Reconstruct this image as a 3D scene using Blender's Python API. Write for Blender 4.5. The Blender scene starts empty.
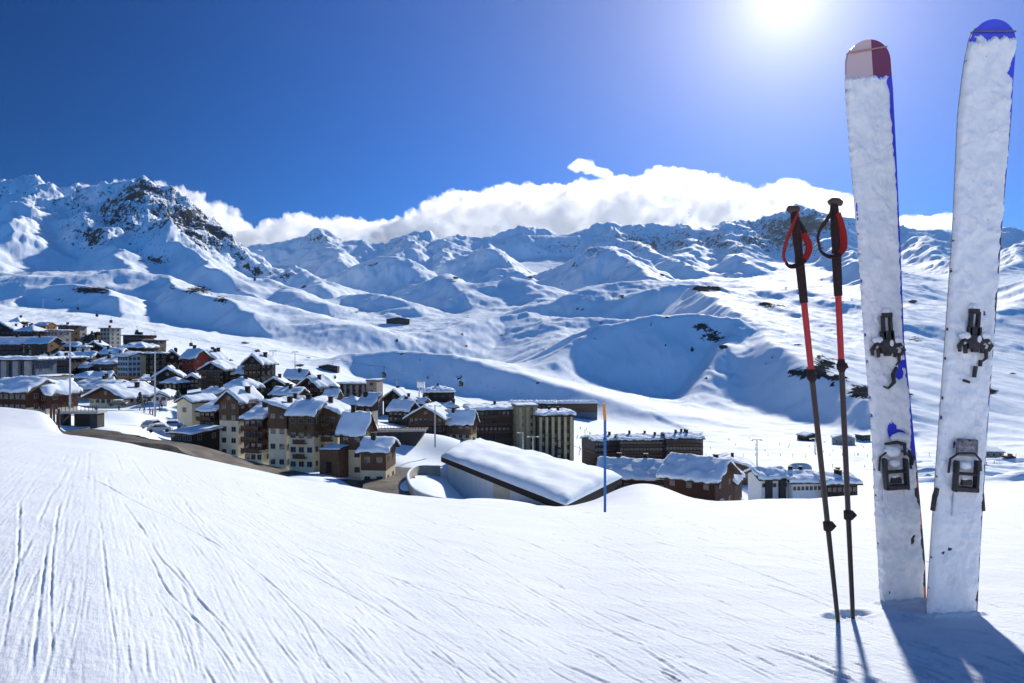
import bpy, bmesh, math, random, os
import numpy as np
from mathutils import Vector, Matrix
random.seed(7)
rs = np.random.RandomState(11)
F = 700.0; CX = 512.0; CY = 341.5
scene = bpy.context.scene
COL = scene.collection
R = math.radians
SUN_AZ = math.atan2(785 - CX, F)
SUN_EL = math.atan2(CY + 4, math.hypot(F, 785 - CX))

def at(px, py, d):
    """point seen in direction (px, py) at distance d ahead of the camera"""
    return Vector(((px - CX) / F * d, d, (CY - py) / F * d))

# ------------------------------------------------------------------ noise
_perm = np.concatenate([rs.permutation(256)] * 2)
_ang = rs.rand(256) * 2 * np.pi
_gx, _gy = np.cos(_ang), np.sin(_ang)
def perlin(x, y):
    xi = np.floor(x).astype(np.int64); yi = np.floor(y).astype(np.int64)
    xf = x - xi; yf = y - yi
    xi &= 255; yi &= 255
    u = xf * xf * xf * (xf * (xf * 6 - 15) + 10); v = yf * yf * yf * (yf * (yf * 6 - 15) + 10)
    x1 = (xi + 1) & 255; y1 = (yi + 1) & 255
    def g(a, b, dx, dy):
        h = _perm[_perm[a] + b]
        return _gx[h] * dx + _gy[h] * dy
    n00 = g(xi, yi, xf, yf); n10 = g(x1, yi, xf - 1, yf)
    n01 = g(xi, y1, xf, yf - 1); n11 = g(x1, y1, xf - 1, yf - 1)
    return (n00 * (1 - u) + n10 * u) * (1 - v) + (n01 * (1 - u) + n11 * u) * v
def fbm(x, y, o=5, lac=2.03, gain=.5):
    s = 0; a = 1.0
    for i in range(o):
        s = s + a * perlin(x + 17.3 * i, y - 9.1 * i); x = x * lac; y = y * lac; a *= gain
    return s
def ridged(x, y, o=6, lac=2.07, gain=.5):
    s = 0; a = 1.0; w = 1.0
    for i in range(o):
        n = 1 - np.abs(perlin(x + 31.7 * i, y + 5.3 * i)) * 1.9
        n = np.clip(n, 0, 1) ** 2 * w
        w = np.clip(n * 1.6, 0, 1)
        s = s + a * n; x = x * lac; y = y * lac; a *= gain
    return s
def sstep(a, b, x):
    t = np.clip((x - a) / (b - a), 0, 1); return t * t * (3 - 2 * t)
def gblur(a, s, axis):
    r = int(3 * s) + 1; k = np.exp(-np.arange(-r, r + 1) ** 2 / (2 * s * s)); k /= k.sum()
    p = [(0, 0), (0, 0)]; p[axis] = (r, r); b = np.pad(a, p, mode='edge'); out = 0
    for i, w in enumerate(k):
        sl = [slice(None)] * 2; sl[axis] = slice(i, i + a.shape[axis]); out = out + w * b[tuple(sl)]
    return out

# ------------------------------------------------------------------ valley + mountains as one height field
TX = [-500, 0, 100, 200, 300, 400, 500, 600, 700, 800, 900, 1024, 1500]
TB = {  # distance : picture height of the ground there, for each column of TX
  60:  [430, 448, 462, 482, 505, 520, 526, 530, 526, 520, 515, 510, 505],
  110: [420, 437, 443, 466, 492, 505, 512, 520, 520, 514, 508, 502, 500],
  150: [415, 428, 438, 456, 480, 492, 502, 512, 512, 508, 502, 497, 495],
  220: [405, 415, 420, 430, 450, 468, 478, 498, 500, 498, 492, 488, 486],
  320: [385, 396, 398, 405, 420, 440, 452, 475, 482, 482, 479, 477, 475],
  450: [355, 368, 372, 384, 398, 418, 430, 452, 462, 464, 463, 461, 460],
  650: [325, 340, 345, 366, 384, 399, 410, 425, 436, 437, 438, 438, 438],
  900: [312, 326, 334, 352, 368, 392, 400, 404, 409, 410, 410, 410, 410],
  1250:[304, 313, 324, 340, 356, 378, 384, 386, 386, 382, 384, 382, 378],
  1700:[300, 312, 318, 330, 342, 352, 350, 346, 342, 342, 348, 348, 342],
  2300:[290, 303, 305, 316, 324, 328, 320, 306, 304, 318, 320, 318, 305],
  3000:[268, 296, 292, 305, 308, 310, 304, 298, 300, 300, 298, 292, 280],
  4000:[255, 285, 285, 292, 296, 296, 292, 290, 288, 285, 280, 275, 262],
  5200:[240, 270, 272, 275, 275, 275, 272, 268, 264, 260, 260, 258, 245],
  7000:[238, 262, 262, 262, 255, 252, 250, 246, 244, 240, 244, 246, 238],
  10000:[250, 272, 272, 272, 270, 270, 268, 266, 264, 262, 262, 262, 258]}
cols = np.concatenate([np.arange(-500, -40, 6.0), np.arange(-40, 1064, 1.0), np.arange(1064, 1500, 6.0)])
NR = 980
rows = np.exp(np.linspace(math.log(58), math.log(10000), NR))
TD = sorted(TB)
tz = np.array([[(CY - y) / F * d for y in TB[d]] for d in TD])
tzc = np.array([np.interp(cols, TX, r) for r in tz])          # per column
base = np.empty((NR, len(cols)))
lr = np.log(rows); ld = np.log(TD)
idx = np.clip(np.searchsorted(ld, lr, side='right') - 1, 0, len(ld) - 2)
w = ((rows - np.array(TD)[idx]) / (np.array(TD)[idx + 1] - np.array(TD)[idx]))[:, None]
base = tzc[idx] * (1 - w) + tzc[idx + 1] * w
base = gblur(gblur(base, 22, 0), 22, 1)
UX = ((cols - CX) / F)[None, :] * rows[:, None]
UY = np.repeat(rows[:, None], len(cols), 1)

# ridges: (points (px, py, d), slope on the sunny/far side, slope on the shaded/near side, rounding m, rockiness)
RIDGES = [
 # left massif skyline and spurs
 ([(-260,230,4300),(-60,205,4500),(0,184,4700),(26,180,4700),(60,189,4700),(84,192,4800),(112,186,4700),(141,184,4600),(165,192,4550),(187,203,4500),(205,217,4450),(234,244,4300),(264,264,4100),(300,286,3700)], .75,.72,15,1.0),
 ([(26,180,4700),(32,191,4250),(24,207,3700),(8,230,3200),(-12,255,2800)], .45,.85,10,.6),
 ([(84,192,4800),(76,202,4350),(84,214,3900),(101,229,3450),(118,251,3000),(128,267,2750)], .48,.8,8,.9),
 ([(141,184,4600),(138,196,4150),(150,212,3750),(172,234,3300),(200,257,2950),(222,270,2750)], .48,.85,8,1.0),
 ([(165,192,4550),(176,212,4150),(205,236,3850),(240,262,3500)], .55,.8,8,1.0),
 ([(-60,262,3300),(0,262,3200),(40,262,3200),(80,264,3150)], .4,.5,30,.2),
 # skyline
 ([(225,256,6500),(262,246,6500),(300,236,6500),(319,229,6500),(339,242,6500),(362,238,6500),(384,244,6500),(417,231,6500),(433,241,6500),(454,233,6500),(476,237,6500),(511,230,6500),(530,229,6500),(565,232,6500),(601,222,6500),(624,228,6500),(648,224,6500),(690,226,6400),(728,218,6300),(751,225,6300),(790,209,6300),(812,207,6300),(840,218,6300),(853,225,6300),(903,227,6000),(921,232,6000),(935,231,6000),(953,236,6000),(1003,227,5800),(1024,234,5800),(1100,225,5800),(1300,215,5800)], .6,.55,20,.6),
 ([(319,229,6500),(330,250,5800),(345,262,5200)], .5,.6,20,.5),
 ([(417,231,6500),(405,252,5600),(385,266,5000)], .5,.6,20,.5),
 ([(454,233,6500),(447,255,5600),(440,270,5000)], .5,.6,20,.5),
 ([(601,222,6500),(625,240,5800),(660,255,5200)], .5,.6,20,.5),
 ([(728,218,6300),(735,240,5400),(742,262,4500)], .5,.6,20,.6),
 ([(812,207,6300),(830,235,5400),(852,258,4500),(868,285,3600)], .5,.6,20,.6),
 ([(690,226,6400),(690,248,5400),(680,262,4700)], .5,.6,20,.5),
 ([(921,232,6000),(935,250,4800),(962,275,3800)], .5,.6,20,.4),
 ([(1024,234,5800),(1016,255,4600),(1000,275,3800)], .5,.6,20,.5),
 # middle peaks
 ([(540,272,4000),(565,262,3900),(595,244,3800),(615,254,3500),(640,268,3100),(662,279,2800)], .42,.6,10,.7),
 ([(440,268,4700),(464,256,4600),(487,248,4500),(500,258,4200),(516,270,3900)], .42,.6,12,.6),
 ([(360,262,4400),(385,256,4300),(400,262,4200),(415,275,4000)], .4,.55,15,.4),
 ([(432,280,3300),(445,274,3300),(460,280,3200),(468,292,2900)], .3,.6,20,.1),
 ([(485,284,3100),(510,277,3100),(535,284,3000),(545,296,2800)], .25,.55,25,.1),
 ([(262,272,3700),(290,268,3600),(312,276,3500),(330,290,3200)], .35,.55,20,.4),
 ([(230,285,3200),(262,280,3000),(290,288,2800),(315,302,2500)], .3,.6,20,.3),
 ([(345,296,3000),(370,292,2900),(398,300,2700)], .3,.55,20,.2),
 # knolls over the left village
 ([(-40,278,2700),(30,272,2600),(85,270,2600),(130,271,2550),(165,276,2500),(188,285,2350),(218,291,2250),(248,301,2100)], .25,.30,25,.15),
 ([(18,306,1950),(30,296,2050),(50,287,2100),(82,284,2100),(112,290,2000),(122,300,1850),(118,308,1750)], .3,.8,8,.3),
 ([(158,276,2400),(168,284,2200),(186,290,2050),(208,296,1900),(236,302,1800),(252,312,1650)], .3,.8,8,.3),
 ([(240,312,2000),(275,307,1900),(300,312,1800),(345,325,1600)], .2,.4,40,0),
 ([(-200,306,1500),(-60,310,1450),(10,312,1400),(60,317,1350),(110,324,1250),(170,338,1150)], .12,.25,40,0),
 # centre hill, piste flank
 ([(322,374,940),(335,361,1000),(355,353,1030),(400,351,1030),(455,355,1000),(500,366,920),(560,385,830),(606,399,770),(640,412,720)], .17,.7,10,.05),
 ([(560,300,2300),(600,286,2300),(650,281,2300),(700,281,2250),(745,284,2150),(790,290,2050),(835,300,1900),(870,318,1700)], .12,.35,30,.1),
 ([(655,290,2050),(680,284,2080),(715,287,2030),(742,298,1900)], .15,.75,10,.3),
 ([(560,362,1000),(580,345,1080),(610,325,1130),(640,316,1150),(690,313,1150),(728,318,1130),(732,345,1040),(718,372,960),(702,394,890),(690,410,840)], .42,.75,10,.15),
 ([(700,288,1900),(742,314,1300),(765,335,1050),(795,353,900),(832,377,780),(868,400,700),(895,420,650)], .25,.85,8,.2),
 ([(742,300,1750),(775,305,1650),(830,322,1400),(862,345,1220),(880,368,1080)], .2,.75,8,.3),
 ([(760,296,2100),(805,316,1700),(850,340,1350),(880,352,1150),(925,378,960),(970,400,860),(1030,424,780)], .2,.66,16,.2),
 ([(880,280,3000),(900,300,2400),(935,328,1800),(980,360,1350),(1040,392,1100)], .2,.64,18,.1),
 ([(1150,250,3200),(1060,272,2600),(1020,300,2200),(985,318,1900)], .3,.35,30,.05),
 ([(860,262,4000),(900,285,3200),(930,300,2600),(985,318,2100)], .3,.6,25,.1),
 ([(560,322,1800),(600,318,1750),(640,322,1650)], .1,.45,15,0),
 ([(440,330,1700),(500,316,1900),(520,313,1900),(545,320,1800),(565,338,1500)], .12,.45,20,0),
]
# domain warp for natural lines
amp = np.clip(UY / 3000., .12, 1.6)
wx = UX + amp * 75 * fbm(UX / 420, UY / 420, 3) + amp * 22 * fbm(UX / 90 + 7, UY / 90, 2)
wy = UY + amp * 75 * fbm(UX / 420 + 50, UY / 420 + 9, 3) + amp * 22 * fbm(UX / 90, UY / 90 + 31, 2)
H = base.copy(); rock = np.zeros_like(H)
for pts, ss, sh, rnd, rk in RIDGES:
    P = [at(*p) for p in pts]
    dmn = min(p.y for p in P); dmx = max(p.y for p in P)
    r0 = np.searchsorted(rows, dmn * .5); r1 = np.searchsorted(rows, dmx * 1.45)
    sl = slice(r0, r1); X = wx[sl]; Y = wy[sl]
    best = np.full(X.shape, -1e9)
    for a, b in zip(P[:-1], P[1:]):
        ex, ey = b.x - a.x, b.y - a.y; L2 = ex * ex + ey * ey
        t = np.clip(((X - a.x) * ex + (Y - a.y) * ey) / L2, 0, 1)
        tr = ((X - a.x) * ex + (Y - a.y) * ey) / L2; over = np.clip(np.abs(tr - .5) - .5, 0, None) * math.sqrt(L2)
        dx = X - (a.x + t * ex); dy = Y - (a.y + t * ey); dist = np.sqrt(dx * dx + dy * dy + 1e-6)
        side = ex * dy - ey * dx                      # >0 : sunny/far side
        sf = sstep(-.3, .3, side / (math.sqrt(L2) * dist))
        slope = sh + (ss - sh) * sf
        slope = slope + np.clip(over / (dist + 1), 0, 1) ** 2 * np.clip(.45 - slope, 0, 1)
        zz = a.z + t * (b.z - a.z) - slope * (np.sqrt(dist * dist + rnd * rnd) - rnd)
        zz = zz - .0005 * np.clip(dist - 120, 0, None) ** 2
        best = np.maximum(best, zz)
    h = H[sl]; k = min(4 + rnd * .5, 12)
    m = np.maximum(h, best); H[sl] = m + k * np.log(np.exp(np.clip((h - m) / k, -30, 0)) + np.exp(np.clip((best - m) / k, -30, 0))) - k * .0
    f = sstep(-60, 60, best - h)
    rock[sl] = rock[sl] * (1 - f) + rk * f
# relief detail: craggy on the peaks, gentle on the low snowfields
far = sstep(2500, 3700, UY); mid = sstep(500, 1500, UY)
rel = np.clip((H - base) / 250, 0, 1)
crag = ridged(wx / 520, wy / 520, 7) - .75
rt_ = 1 - .6 * sstep(860, 960, CX + F * UX / UY)
H += far * crag * rt_ * (10 + 48 * rel * (.25 + rock))
crag2 = ridged(wx / 150 + 3, wy / 150, 5) - .7
H += far * crag2 * rt_ * (1.5 + 24 * rock * rel)
pc_ = CX + F * UX / UY
lane = np.exp(-((pc_ - np.interp(UY, [700, 900, 1200, 1700, 2300], [590, 560, 520, 492, 478])) / np.interp(UY, [700, 1200, 2300], [45, 30, 14])) ** 4) * sstep(650, 800, UY)
rough = (1 - .9 * lane) * (1 - .6 * sstep(540, 260, pc_)) * (1 - .6 * sstep(860, 960, pc_)) * (.45 + .55 * sstep(1500, 900, UY))
H += mid * (1 - far) * rough * (3.0 * (ridged(wx / 130 + 4, wy / 170, 5) - .75) + 3.0 * (ridged(wx / 38 + 4, wy / 52, 4) - .75))
H += mid * (1 - .4 * far) * 9 * (1 - lane) * fbm(UX / 360, UY / 420, 4, gain=.42) + mid * 2.2 * fbm(UX / 40, UY / 60, 4)
H += (1 - mid) * sstep(150, 400, UY) * .8 * fbm(UX / 40, UY / 40, 4)
H += sstep(860, 910, CX + F * UX / UY) * sstep(230, 290, UY) * sstep(520, 400, UY) * 2.6 * (ridged(UX / 80, UY / 20, 4) - .6)
H += sstep(640, 700, CX + F * UX / UY) * sstep(300, 420, UY) * sstep(900, 650, UY) * 1.0 * (ridged(UX / 60 + 3, UY / 34, 4) - .6)
H += far * (ridged(wx / 55 + 9, wy / 55, 4) - .7) * (1.5 + 7 * rock * rel)
H += sstep(900, 1600, UY) * 1.3 * (ridged(wx / 60 + 9, wy / 95, 4) - .7)
# gullies on mid slopes
H += sstep(1300, 2000, UY) * (1 - far) * 7 * (ridged(wx / 380, wy / 380, 3) - .8) * (1 - lane)

# terraces the village stands on: (px, py of the ground, distance)
ANCH = [(184, 437, 172), (181, 443, 158), (207, 449, 166), (229, 458, 163), (253, 463, 158), (277, 470, 155), (301, 472, 152), (326, 468, 156), (329, 473, 142), (351, 478, 148), (373, 490, 138), (293, 392, 262), (309, 404, 228), (327, 402, 245), (352, 407, 272), (371, 418, 258), (348, 419, 196), (365, 418, 192), (394, 414, 268), (398, 423, 232), (425, 434, 222), (457, 441, 224), (495, 449, 250), (527, 452, 246), (555, 456, 243), (439, 401, 370), (608, 470, 305), (643, 473, 300), (684, 474, 296), (631, 496, 172), (689, 512, 150), (719, 512, 158), (731, 484, 235), (774, 510, 205), (807, 511, 203), (842, 511, 201), (6, 413, 150), (38, 413, 153), (40, 395, 178), (6, 392, 205), (106, 407, 190), (89, 401, 215), (82, 387, 248), (123, 388, 245), (140, 387, 250), (102, 387, 262), (59, 388, 258), (79, 378, 300), (2, 368, 330), (36, 366, 325), (1, 346, 400), (24, 346, 390), (14, 330, 420), (40, 336, 430), (52, 362, 350), (62, 357, 370), (71, 352, 380), (88, 350, 385), (105, 349, 380), (94, 356, 335), (132, 357, 310), (133, 350, 345), (150, 356, 340), (111, 362, 300), (172, 378, 262), (188, 376, 258), (207, 378, 266), (212, 393, 222), (235, 391, 226), (252, 391, 220), (167, 390, 226), (160, 402, 190), (232, 400, 204), (284, 410, 212), (470, 437, 228), (400, 430, 186), (440, 434, 186), (480, 443, 200), (395, 426, 205), (350, 424, 183), (380, 430, 190), (130, 411, 172), (120, 425, 150), (500, 455, 215), (560, 462, 215), (420, 460, 168), (404, 474, 140), (600, 474, 290), (700, 478, 290), (300, 410, 205), (392, 452, 176), (500, 500, 104)]
PXc = np.repeat(cols[None, :], NR, 0); LD = np.log(UY); sw = np.zeros_like(H); sr = np.zeros_like(H); T0 = H / UY
def tz_at(px, d):
    c = np.searchsorted(cols, px); r = np.searchsorted(rows, d); return T0[r, c]
rsel = slice(np.searchsorted(rows, 85), np.searchsorted(rows, 620))
for px, py, d in ANCH:
    res = (CY - py) / F - tz_at(px, d)
    w = np.exp(-((PXc[rsel] - px) / 26.) ** 2 - ((LD[rsel] - math.log(d)) / .075) ** 2)
    sw[rsel] += w; sr[rsel] += w * res
H += sr / (sw + .03) * UY
def ground(x, y):
    """terrain height at world x, y (bilinear on the grid)"""
    c = CX + F * x / y
    ci = float(np.interp(c, cols, np.arange(len(cols)))); ri = (math.log(y) - lr[0]) / (lr[1] - lr[0])
    c0 = int(min(max(ci, 0), len(cols) - 2)); r0 = int(min(max(ri, 0), NR - 2)); a = ci - c0; b = min(max(ri - r0, 0), 1)
    return float((H[r0, c0] * (1 - a) + H[r0, c0 + 1] * a) * (1 - b) + (H[r0 + 1, c0] * (1 - a) + H[r0 + 1, c0 + 1] * a) * b)

def grid_mesh(name, X, Y, Z, attrs=None):
    nr, nc = X.shape
    me = bpy.data.meshes.new(name)
    co = np.stack([X, Y, Z], -1).reshape(-1).astype(np.float32)
    me.vertices.add(nr * nc); me.vertices.foreach_set('co', co)
    i = (np.arange(nr - 1)[:, None] * nc + np.arange(nc - 1)[None, :]).reshape(-1)
    q = np.stack([i, i + 1, i + nc + 1, i + nc], -1).astype(np.int32)
    n = len(q); me.loops.add(n * 4); me.loops.foreach_set('vertex_index', q.reshape(-1))
    me.polygons.add(n); me.polygons.foreach_set('loop_start', (np.arange(n) * 4).astype(np.int32))
    me.polygons.foreach_set('loop_total', np.full(n, 4, np.int32)); me.polygons.foreach_set('use_smooth', np.ones(n, bool))
    me.update(calc_edges=True)
    for k, v in (attrs or {}).items():
        at_ = me.attributes.new(k, 'FLOAT', 'POINT'); at_.data.foreach_set('value', v.reshape(-1).astype(np.float32))
    o = bpy.data.objects.new(name, me); COL.objects.link(o); return o

# ------------------------------------------------------------------ materials
MATS = {}
def nodemat(name):
    m = bpy.data.materials.new(name); m.use_nodes = True; nt = m.node_tree
    for n in list(nt.nodes): nt.nodes.remove(n)
    out = nt.nodes.new('ShaderNodeOutputMaterial'); b = nt.nodes.new('ShaderNodeBsdfPrincipled')
    nt.links.new(b.outputs[0], out.inputs['Surface']); MATS[name] = m
    return m, nt, b, out
def N(nt, t, **kw):
    n = nt.nodes.new(t)
    for k, v in kw.items():
        if k.startswith('i_'): n.inputs[k[2:].replace('_', ' ')].default_value = v
        else: setattr(n, k, v)
    return n
def math_(nt, op, a, b=None, clamp=False):
    n = nt.nodes.new('ShaderNodeMath'); n.operation = op; n.use_clamp = clamp
    for i, v in enumerate([a, b]):
        if v is None: continue
        if isinstance(v, (int, float)): n.inputs[i].default_value = v
        else: nt.links.new(v, n.inputs[i])
    return n.outputs[0]
def mixc(nt, f, a, b):
    n = nt.nodes.new('ShaderNodeMix'); n.data_type = 'RGBA'
    for s, v in ((0, f), (6, a), (7, b)):
        if isinstance(v, tuple): n.inputs[s].default_value = (*v, 1)
        elif isinstance(v, float): n.inputs[s].default_value = v
        else: nt.links.new(v, n.inputs[s])
    return n.outputs[2]
def ramp(nt, f, pts):
    n = nt.nodes.new('ShaderNodeValToRGB'); e = n.color_ramp.elements
    while len(e) < len(pts): e.new(.5)
    for q, (p, c) in zip(e, pts): q.position = p; q.color = (*c, 1) if isinstance(c, tuple) else (c, c, c, 1)
    nt.links.new(f, n.inputs[0]); return n.outputs[0]
SNOW = (.84, .87, .92)

def mat_terrain():
    m, nt, b, out = nodemat('mountain_snow')
    geo = N(nt, 'ShaderNodeNewGeometry'); at_ = N(nt, 'ShaderNodeAttribute', attribute_name='rock')
    nz = N(nt, 'ShaderNodeTexNoise'); nz.inputs['Scale'].default_value = .028; nz.inputs['Detail'].default_value = 11; nz.inputs['Roughness'].default_value = .68
    nt.links.new(geo.outputs['Position'], nz.inputs['Vector'])
    nz2 = N(nt, 'ShaderNodeTexNoise'); nz2.inputs['Scale'].default_value = .3; nz2.inputs['Detail'].default_value = 4
    nt.links.new(geo.outputs['Position'], nz2.inputs['Vector'])
    nz3 = N(nt, 'ShaderNodeTexNoise'); nz3.inputs['Scale'].default_value = .12; nz3.inputs['Detail'].default_value = 8; nz3.inputs['Roughness'].default_value = .7; nt.links.new(geo.outputs['Position'], nz3.inputs['Vector'])
    f = math_(nt, 'ADD', at_.outputs['Fac'], math_(nt, 'ADD', math_(nt, 'MULTIPLY', math_(nt, 'SUBTRACT', nz.outputs['Fac'], .5), 1.3), math_(nt, 'MULTIPLY', math_(nt, 'SUBTRACT', nz3.outputs['Fac'], .5), 1.3)))
    f = ramp(nt, f, [(.545, 0.), (.585, 1.)])
    rc = mixc(nt, nz2.outputs['Fac'], (.012, .015, .022), (.040, .041, .046))
    sc = mixc(nt, nz.outputs['Fac'], (.80, .89, .965), (.86, .92, .97))
    nt.links.new(mixc(nt, f, sc, rc), b.inputs['Base Color'])
    b.inputs['Roughness'].default_value = .7; nt.links.new(math_(nt, 'MULTIPLY', math_(nt, 'SUBTRACT', 1.0, f), .02), b.inputs['Specular IOR Level']); nt.links.new(math_(nt, 'ADD', math_(nt, 'MULTIPLY', f, .3), .7), b.inputs['Roughness'])
    bp = N(nt, 'ShaderNodeBump'); bp.inputs['Strength'].default_value = .45; bp.inputs['Distance'].default_value = 6
    h = math_(nt, 'MULTIPLY', nz.outputs['Fac'], math_(nt, 'ADD', math_(nt, 'MULTIPLY', at_.outputs['Fac'], 1.0), .12))
    nt.links.new(h, bp.inputs['Height']); nt.links.new(bp.outputs[0], b.inputs['Normal'])
    return m
# rock mask: steep + craggy + known outcrops
gy, gx = np.gradient(H)
dR = np.gradient(UY, axis=0); dC = np.gradient(UX, axis=1)
sy = gy / dR; sx = gx / dC
steep = np.sqrt(sx * sx + (sy - sx * UX / UY) ** 2)
PXg = np.repeat(cols[None, :], NR, 0); PYg = CY - F * H / UY
rmask = sstep(.6, 1.15, steep) * (.12 + .36 * rock) * far + far * rock * .12 + .09 * rock * (UY > 2900) * (PXg < 250)
OUT = [(92,290,26,5,1500,2900,.9),(60,300,10,4,1500,2900,.5),(170,285,9,9,1700,2900,.5),(198,290,20,7,1700,2900,.75),(222,300,12,6,1500,2600,.7),(240,290,10,4,1700,3000,.5),(285,275,30,6,2400,4200,.4),(150,262,20,6,2400,4000,.5),(95,236,22,12,3200,4300,.35),
 (180,235,30,22,3400,4600,.3),(140,195,22,14,4000,5000,.25),(205,225,22,20,3900,4700,.25),
 (712,289,22,5,1700,2400,.75),(697,288,10,4,1700,2400,.5),(712,337,19,10,850,1600,.8),(700,326,12,5,850,1600,.6),(808,373,28,9,600,1400,.85),(828,362,18,8,600,1500,.7),(862,393,22,12,560,1400,.8),(845,380,12,6,560,1400,.5),(770,306,34,5,1200,2300,.6),(738,325,10,6,900,1500,.5),
 (915,340,14,5,800,2000,.65),(905,395,14,5,560,1300,.65),(945,403,14,5,560,1300,.6),(990,392,14,7,560,1300,.7),(1012,345,10,5,800,1800,.5),(462,335,4,4,900,1800,.7),(466,346,3,3,900,1700,.6),
 (700,245,70,14,3900,6500,.36),(790,235,60,22,3900,6500,.42),(640,240,50,14,4300,6500,.28),(810,222,34,12,5000,6800,.35),(560,248,30,10,3500,6500,.25),(480,245,30,8,4000,6500,.22),(320,240,40,10,4300,6800,.3),(400,245,40,8,4000,6800,.25),(930,245,40,12,4000,6300,.35),(1010,250,30,14,4000,6300,.35),(595,250,14,8,3400,4000,.4),(560,388,10,3,700,1100,.3),(400,320,12,2,1300,2300,.35),(600,282,40,3,2000,2700,.35)]
ro = random.Random(77)
for _ in range(90):
    x_ = ro.uniform(240, 1024); y_ = ro.uniform(262, 385); OUT.append((x_, y_, ro.uniform(1.5, 7), ro.uniform(1, 3), 600, 4200, ro.uniform(.5, 1.0)))
for (cx_, cy_, rx_, ry_, d0, d1, s_) in OUT:
    q = ((PXg - cx_) / rx_) ** 2 + ((PYg - cy_) / ry_) ** 2
    rmask += s_ * np.exp(-q * 1.2) * ((UY > d0) & (UY < d1))
rmask = np.clip(rmask, 0, 1)
H += rmask * far * 0
terr = grid_mesh('mountain_valley', UX, UY, H, {'rock': rmask})
terr['kind'] = 'structure'
terr.data.materials.append(mat_terrain())

# ------------------------------------------------------------------ near piste
CRX = [-400, 0, 100, 200, 300, 400, 500, 560, 600, 640, 680, 720, 800, 900, 1024, 1400]
CRY = [424, 430, 439, 459, 480, 496, 503, 508, 508, 505, 503, 502, 500, 493, 485, 478]
def fg_z(px, d):
    A = (np.interp(px, CRX, CRY) - 344.) / F
    t = A + .187 * (2.07 / d) ** 1.5
    t = t + np.where(d > 34, .05 * ((d - 34) / 30.) ** 2, 0)
    # snow mound beyond the flag pole
    t = t - .030 * np.exp(-((px - 640) / 48.) ** 2 * 1.2) * np.exp(-((d - 38) / 8.) ** 2)
    # bank at far left
    t = t - .059 * np.exp(-((px - 12) / 50.) ** 6) * np.exp(-((d - 58) / 13.) ** 2)
    return -t * d
fcols = np.concatenate([np.arange(-400, -30, 8.0), np.arange(-30, 1054, 1.25), np.arange(1054, 1400, 8.0)])
# rows: even in picture height for the open slope, then over the crest
tt = np.linspace(1 / 1.02 ** .9, 1 / 30. ** .9, 560); d1_ = tt ** (-1 / .9)
frows = np.concatenate([d1_[:-1], np.linspace(30, 88, 70)])
fcb = gblur(np.interp(fcols, CRX, CRY)[None, :], 12, 1)[0]
PXf = np.repeat(fcols[None, :], len(frows), 0); Df = np.repeat(frows[:, None], len(fcols), 1)
CRXs, CRYs = fcols, fcb
CRX, CRY = CRXs, CRYs
Zf = fg_z(PXf, Df); Xf = (PXf - CX) / F * Df
Zf += .035 * np.clip(Df / 6, .2, 3) * fbm(Xf / 3.1, Df / 5.2, 3) * sstep(2.5, 7, Df)
Zf += .006 * fbm(Xf / .5, Df / .35, 4) * (1 - sstep(6, 20, Df))
# ski tracks: long grooves with a raised lip, real geometry
def groove(Xa, Ya, wid, dep, lip):
    """Xa(Y) track centre as samples along Ya (increasing)"""
    global Zf
    r0 = np.searchsorted(frows, Ya[0]); r1 = np.searchsorted(frows, Ya[-1])
    if r1 - r0 < 2: return
    yy = frows[r0:r1]; xc = np.interp(yy, Ya, Xa); sl = np.gradient(xc, yy); nrm = 1 / np.sqrt(1 + sl * sl)
    xc = xc + .0016 * yy * fbm(np.log(yy) * 30 + wid * 900, yy * 0 + 3, 4)
    mod = .25 + 1.1 * np.clip(.40 + 1.1 * fbm(np.log(yy) * 9 + wid * 1000, yy * 0 + dep * 5000, 6), 0, 1.0)
    end = sstep(0, .15, (yy - Ya[0]) / (Ya[-1] - Ya[0])) * sstep(0, .15, (Ya[-1] - yy) / (Ya[-1] - Ya[0]))
    px0 = CX + F * xc / yy; lim = 8 * wid / nrm
    j0 = np.searchsorted(fcols, CX + F * (xc - lim) / yy).min(); j1 = np.searchsorted(fcols, CX + F * (xc + lim) / yy).max() + 1
    if j1 - j0 < 2: return
    sub = Xf[r0:r1, j0:j1]; w_ = np.maximum(wid, yy * 1.1 / F)[:, None]
    q = (sub - xc[:, None]) * nrm[:, None] / w_
    prof = -dep * np.exp(-q * q) + lip * (np.exp(-((q - 1.9) ** 2) * 1.5) + .5 * np.exp(-((q + 1.9) ** 2) * 1.5))
    Zf[r0:r1, j0:j1] += prof * (mod * end * np.clip(yy / 3, .8, 3.0))[:, None]
def pxpath(pts, n=60):
    """smooth world path through (px, py) points lying on the piste"""
    out = []
    for px, py in pts:
        ds = np.linspace(1.02, 33, 1500); ys = CY - F * fg_z(px, ds) / ds
        d = ds[np.argmin(np.abs(ys - py))]; out.append(((px - CX) / F * d, d))
    out.sort(key=lambda p: p[1]); Y = np.array([p[1] for p in out]); X = np.array([p[0] for p in out])
    yy = np.exp(np.linspace(math.log(Y[0]), math.log(Y[-1]), n))
    lx = np.interp(np.log(yy), np.log(Y), X / Y)
    k = np.ones(9) / 9; lp = np.convolve(np.pad(lx, 4, mode='edge'), k, 'valid')
    return lp * yy, yy
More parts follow.
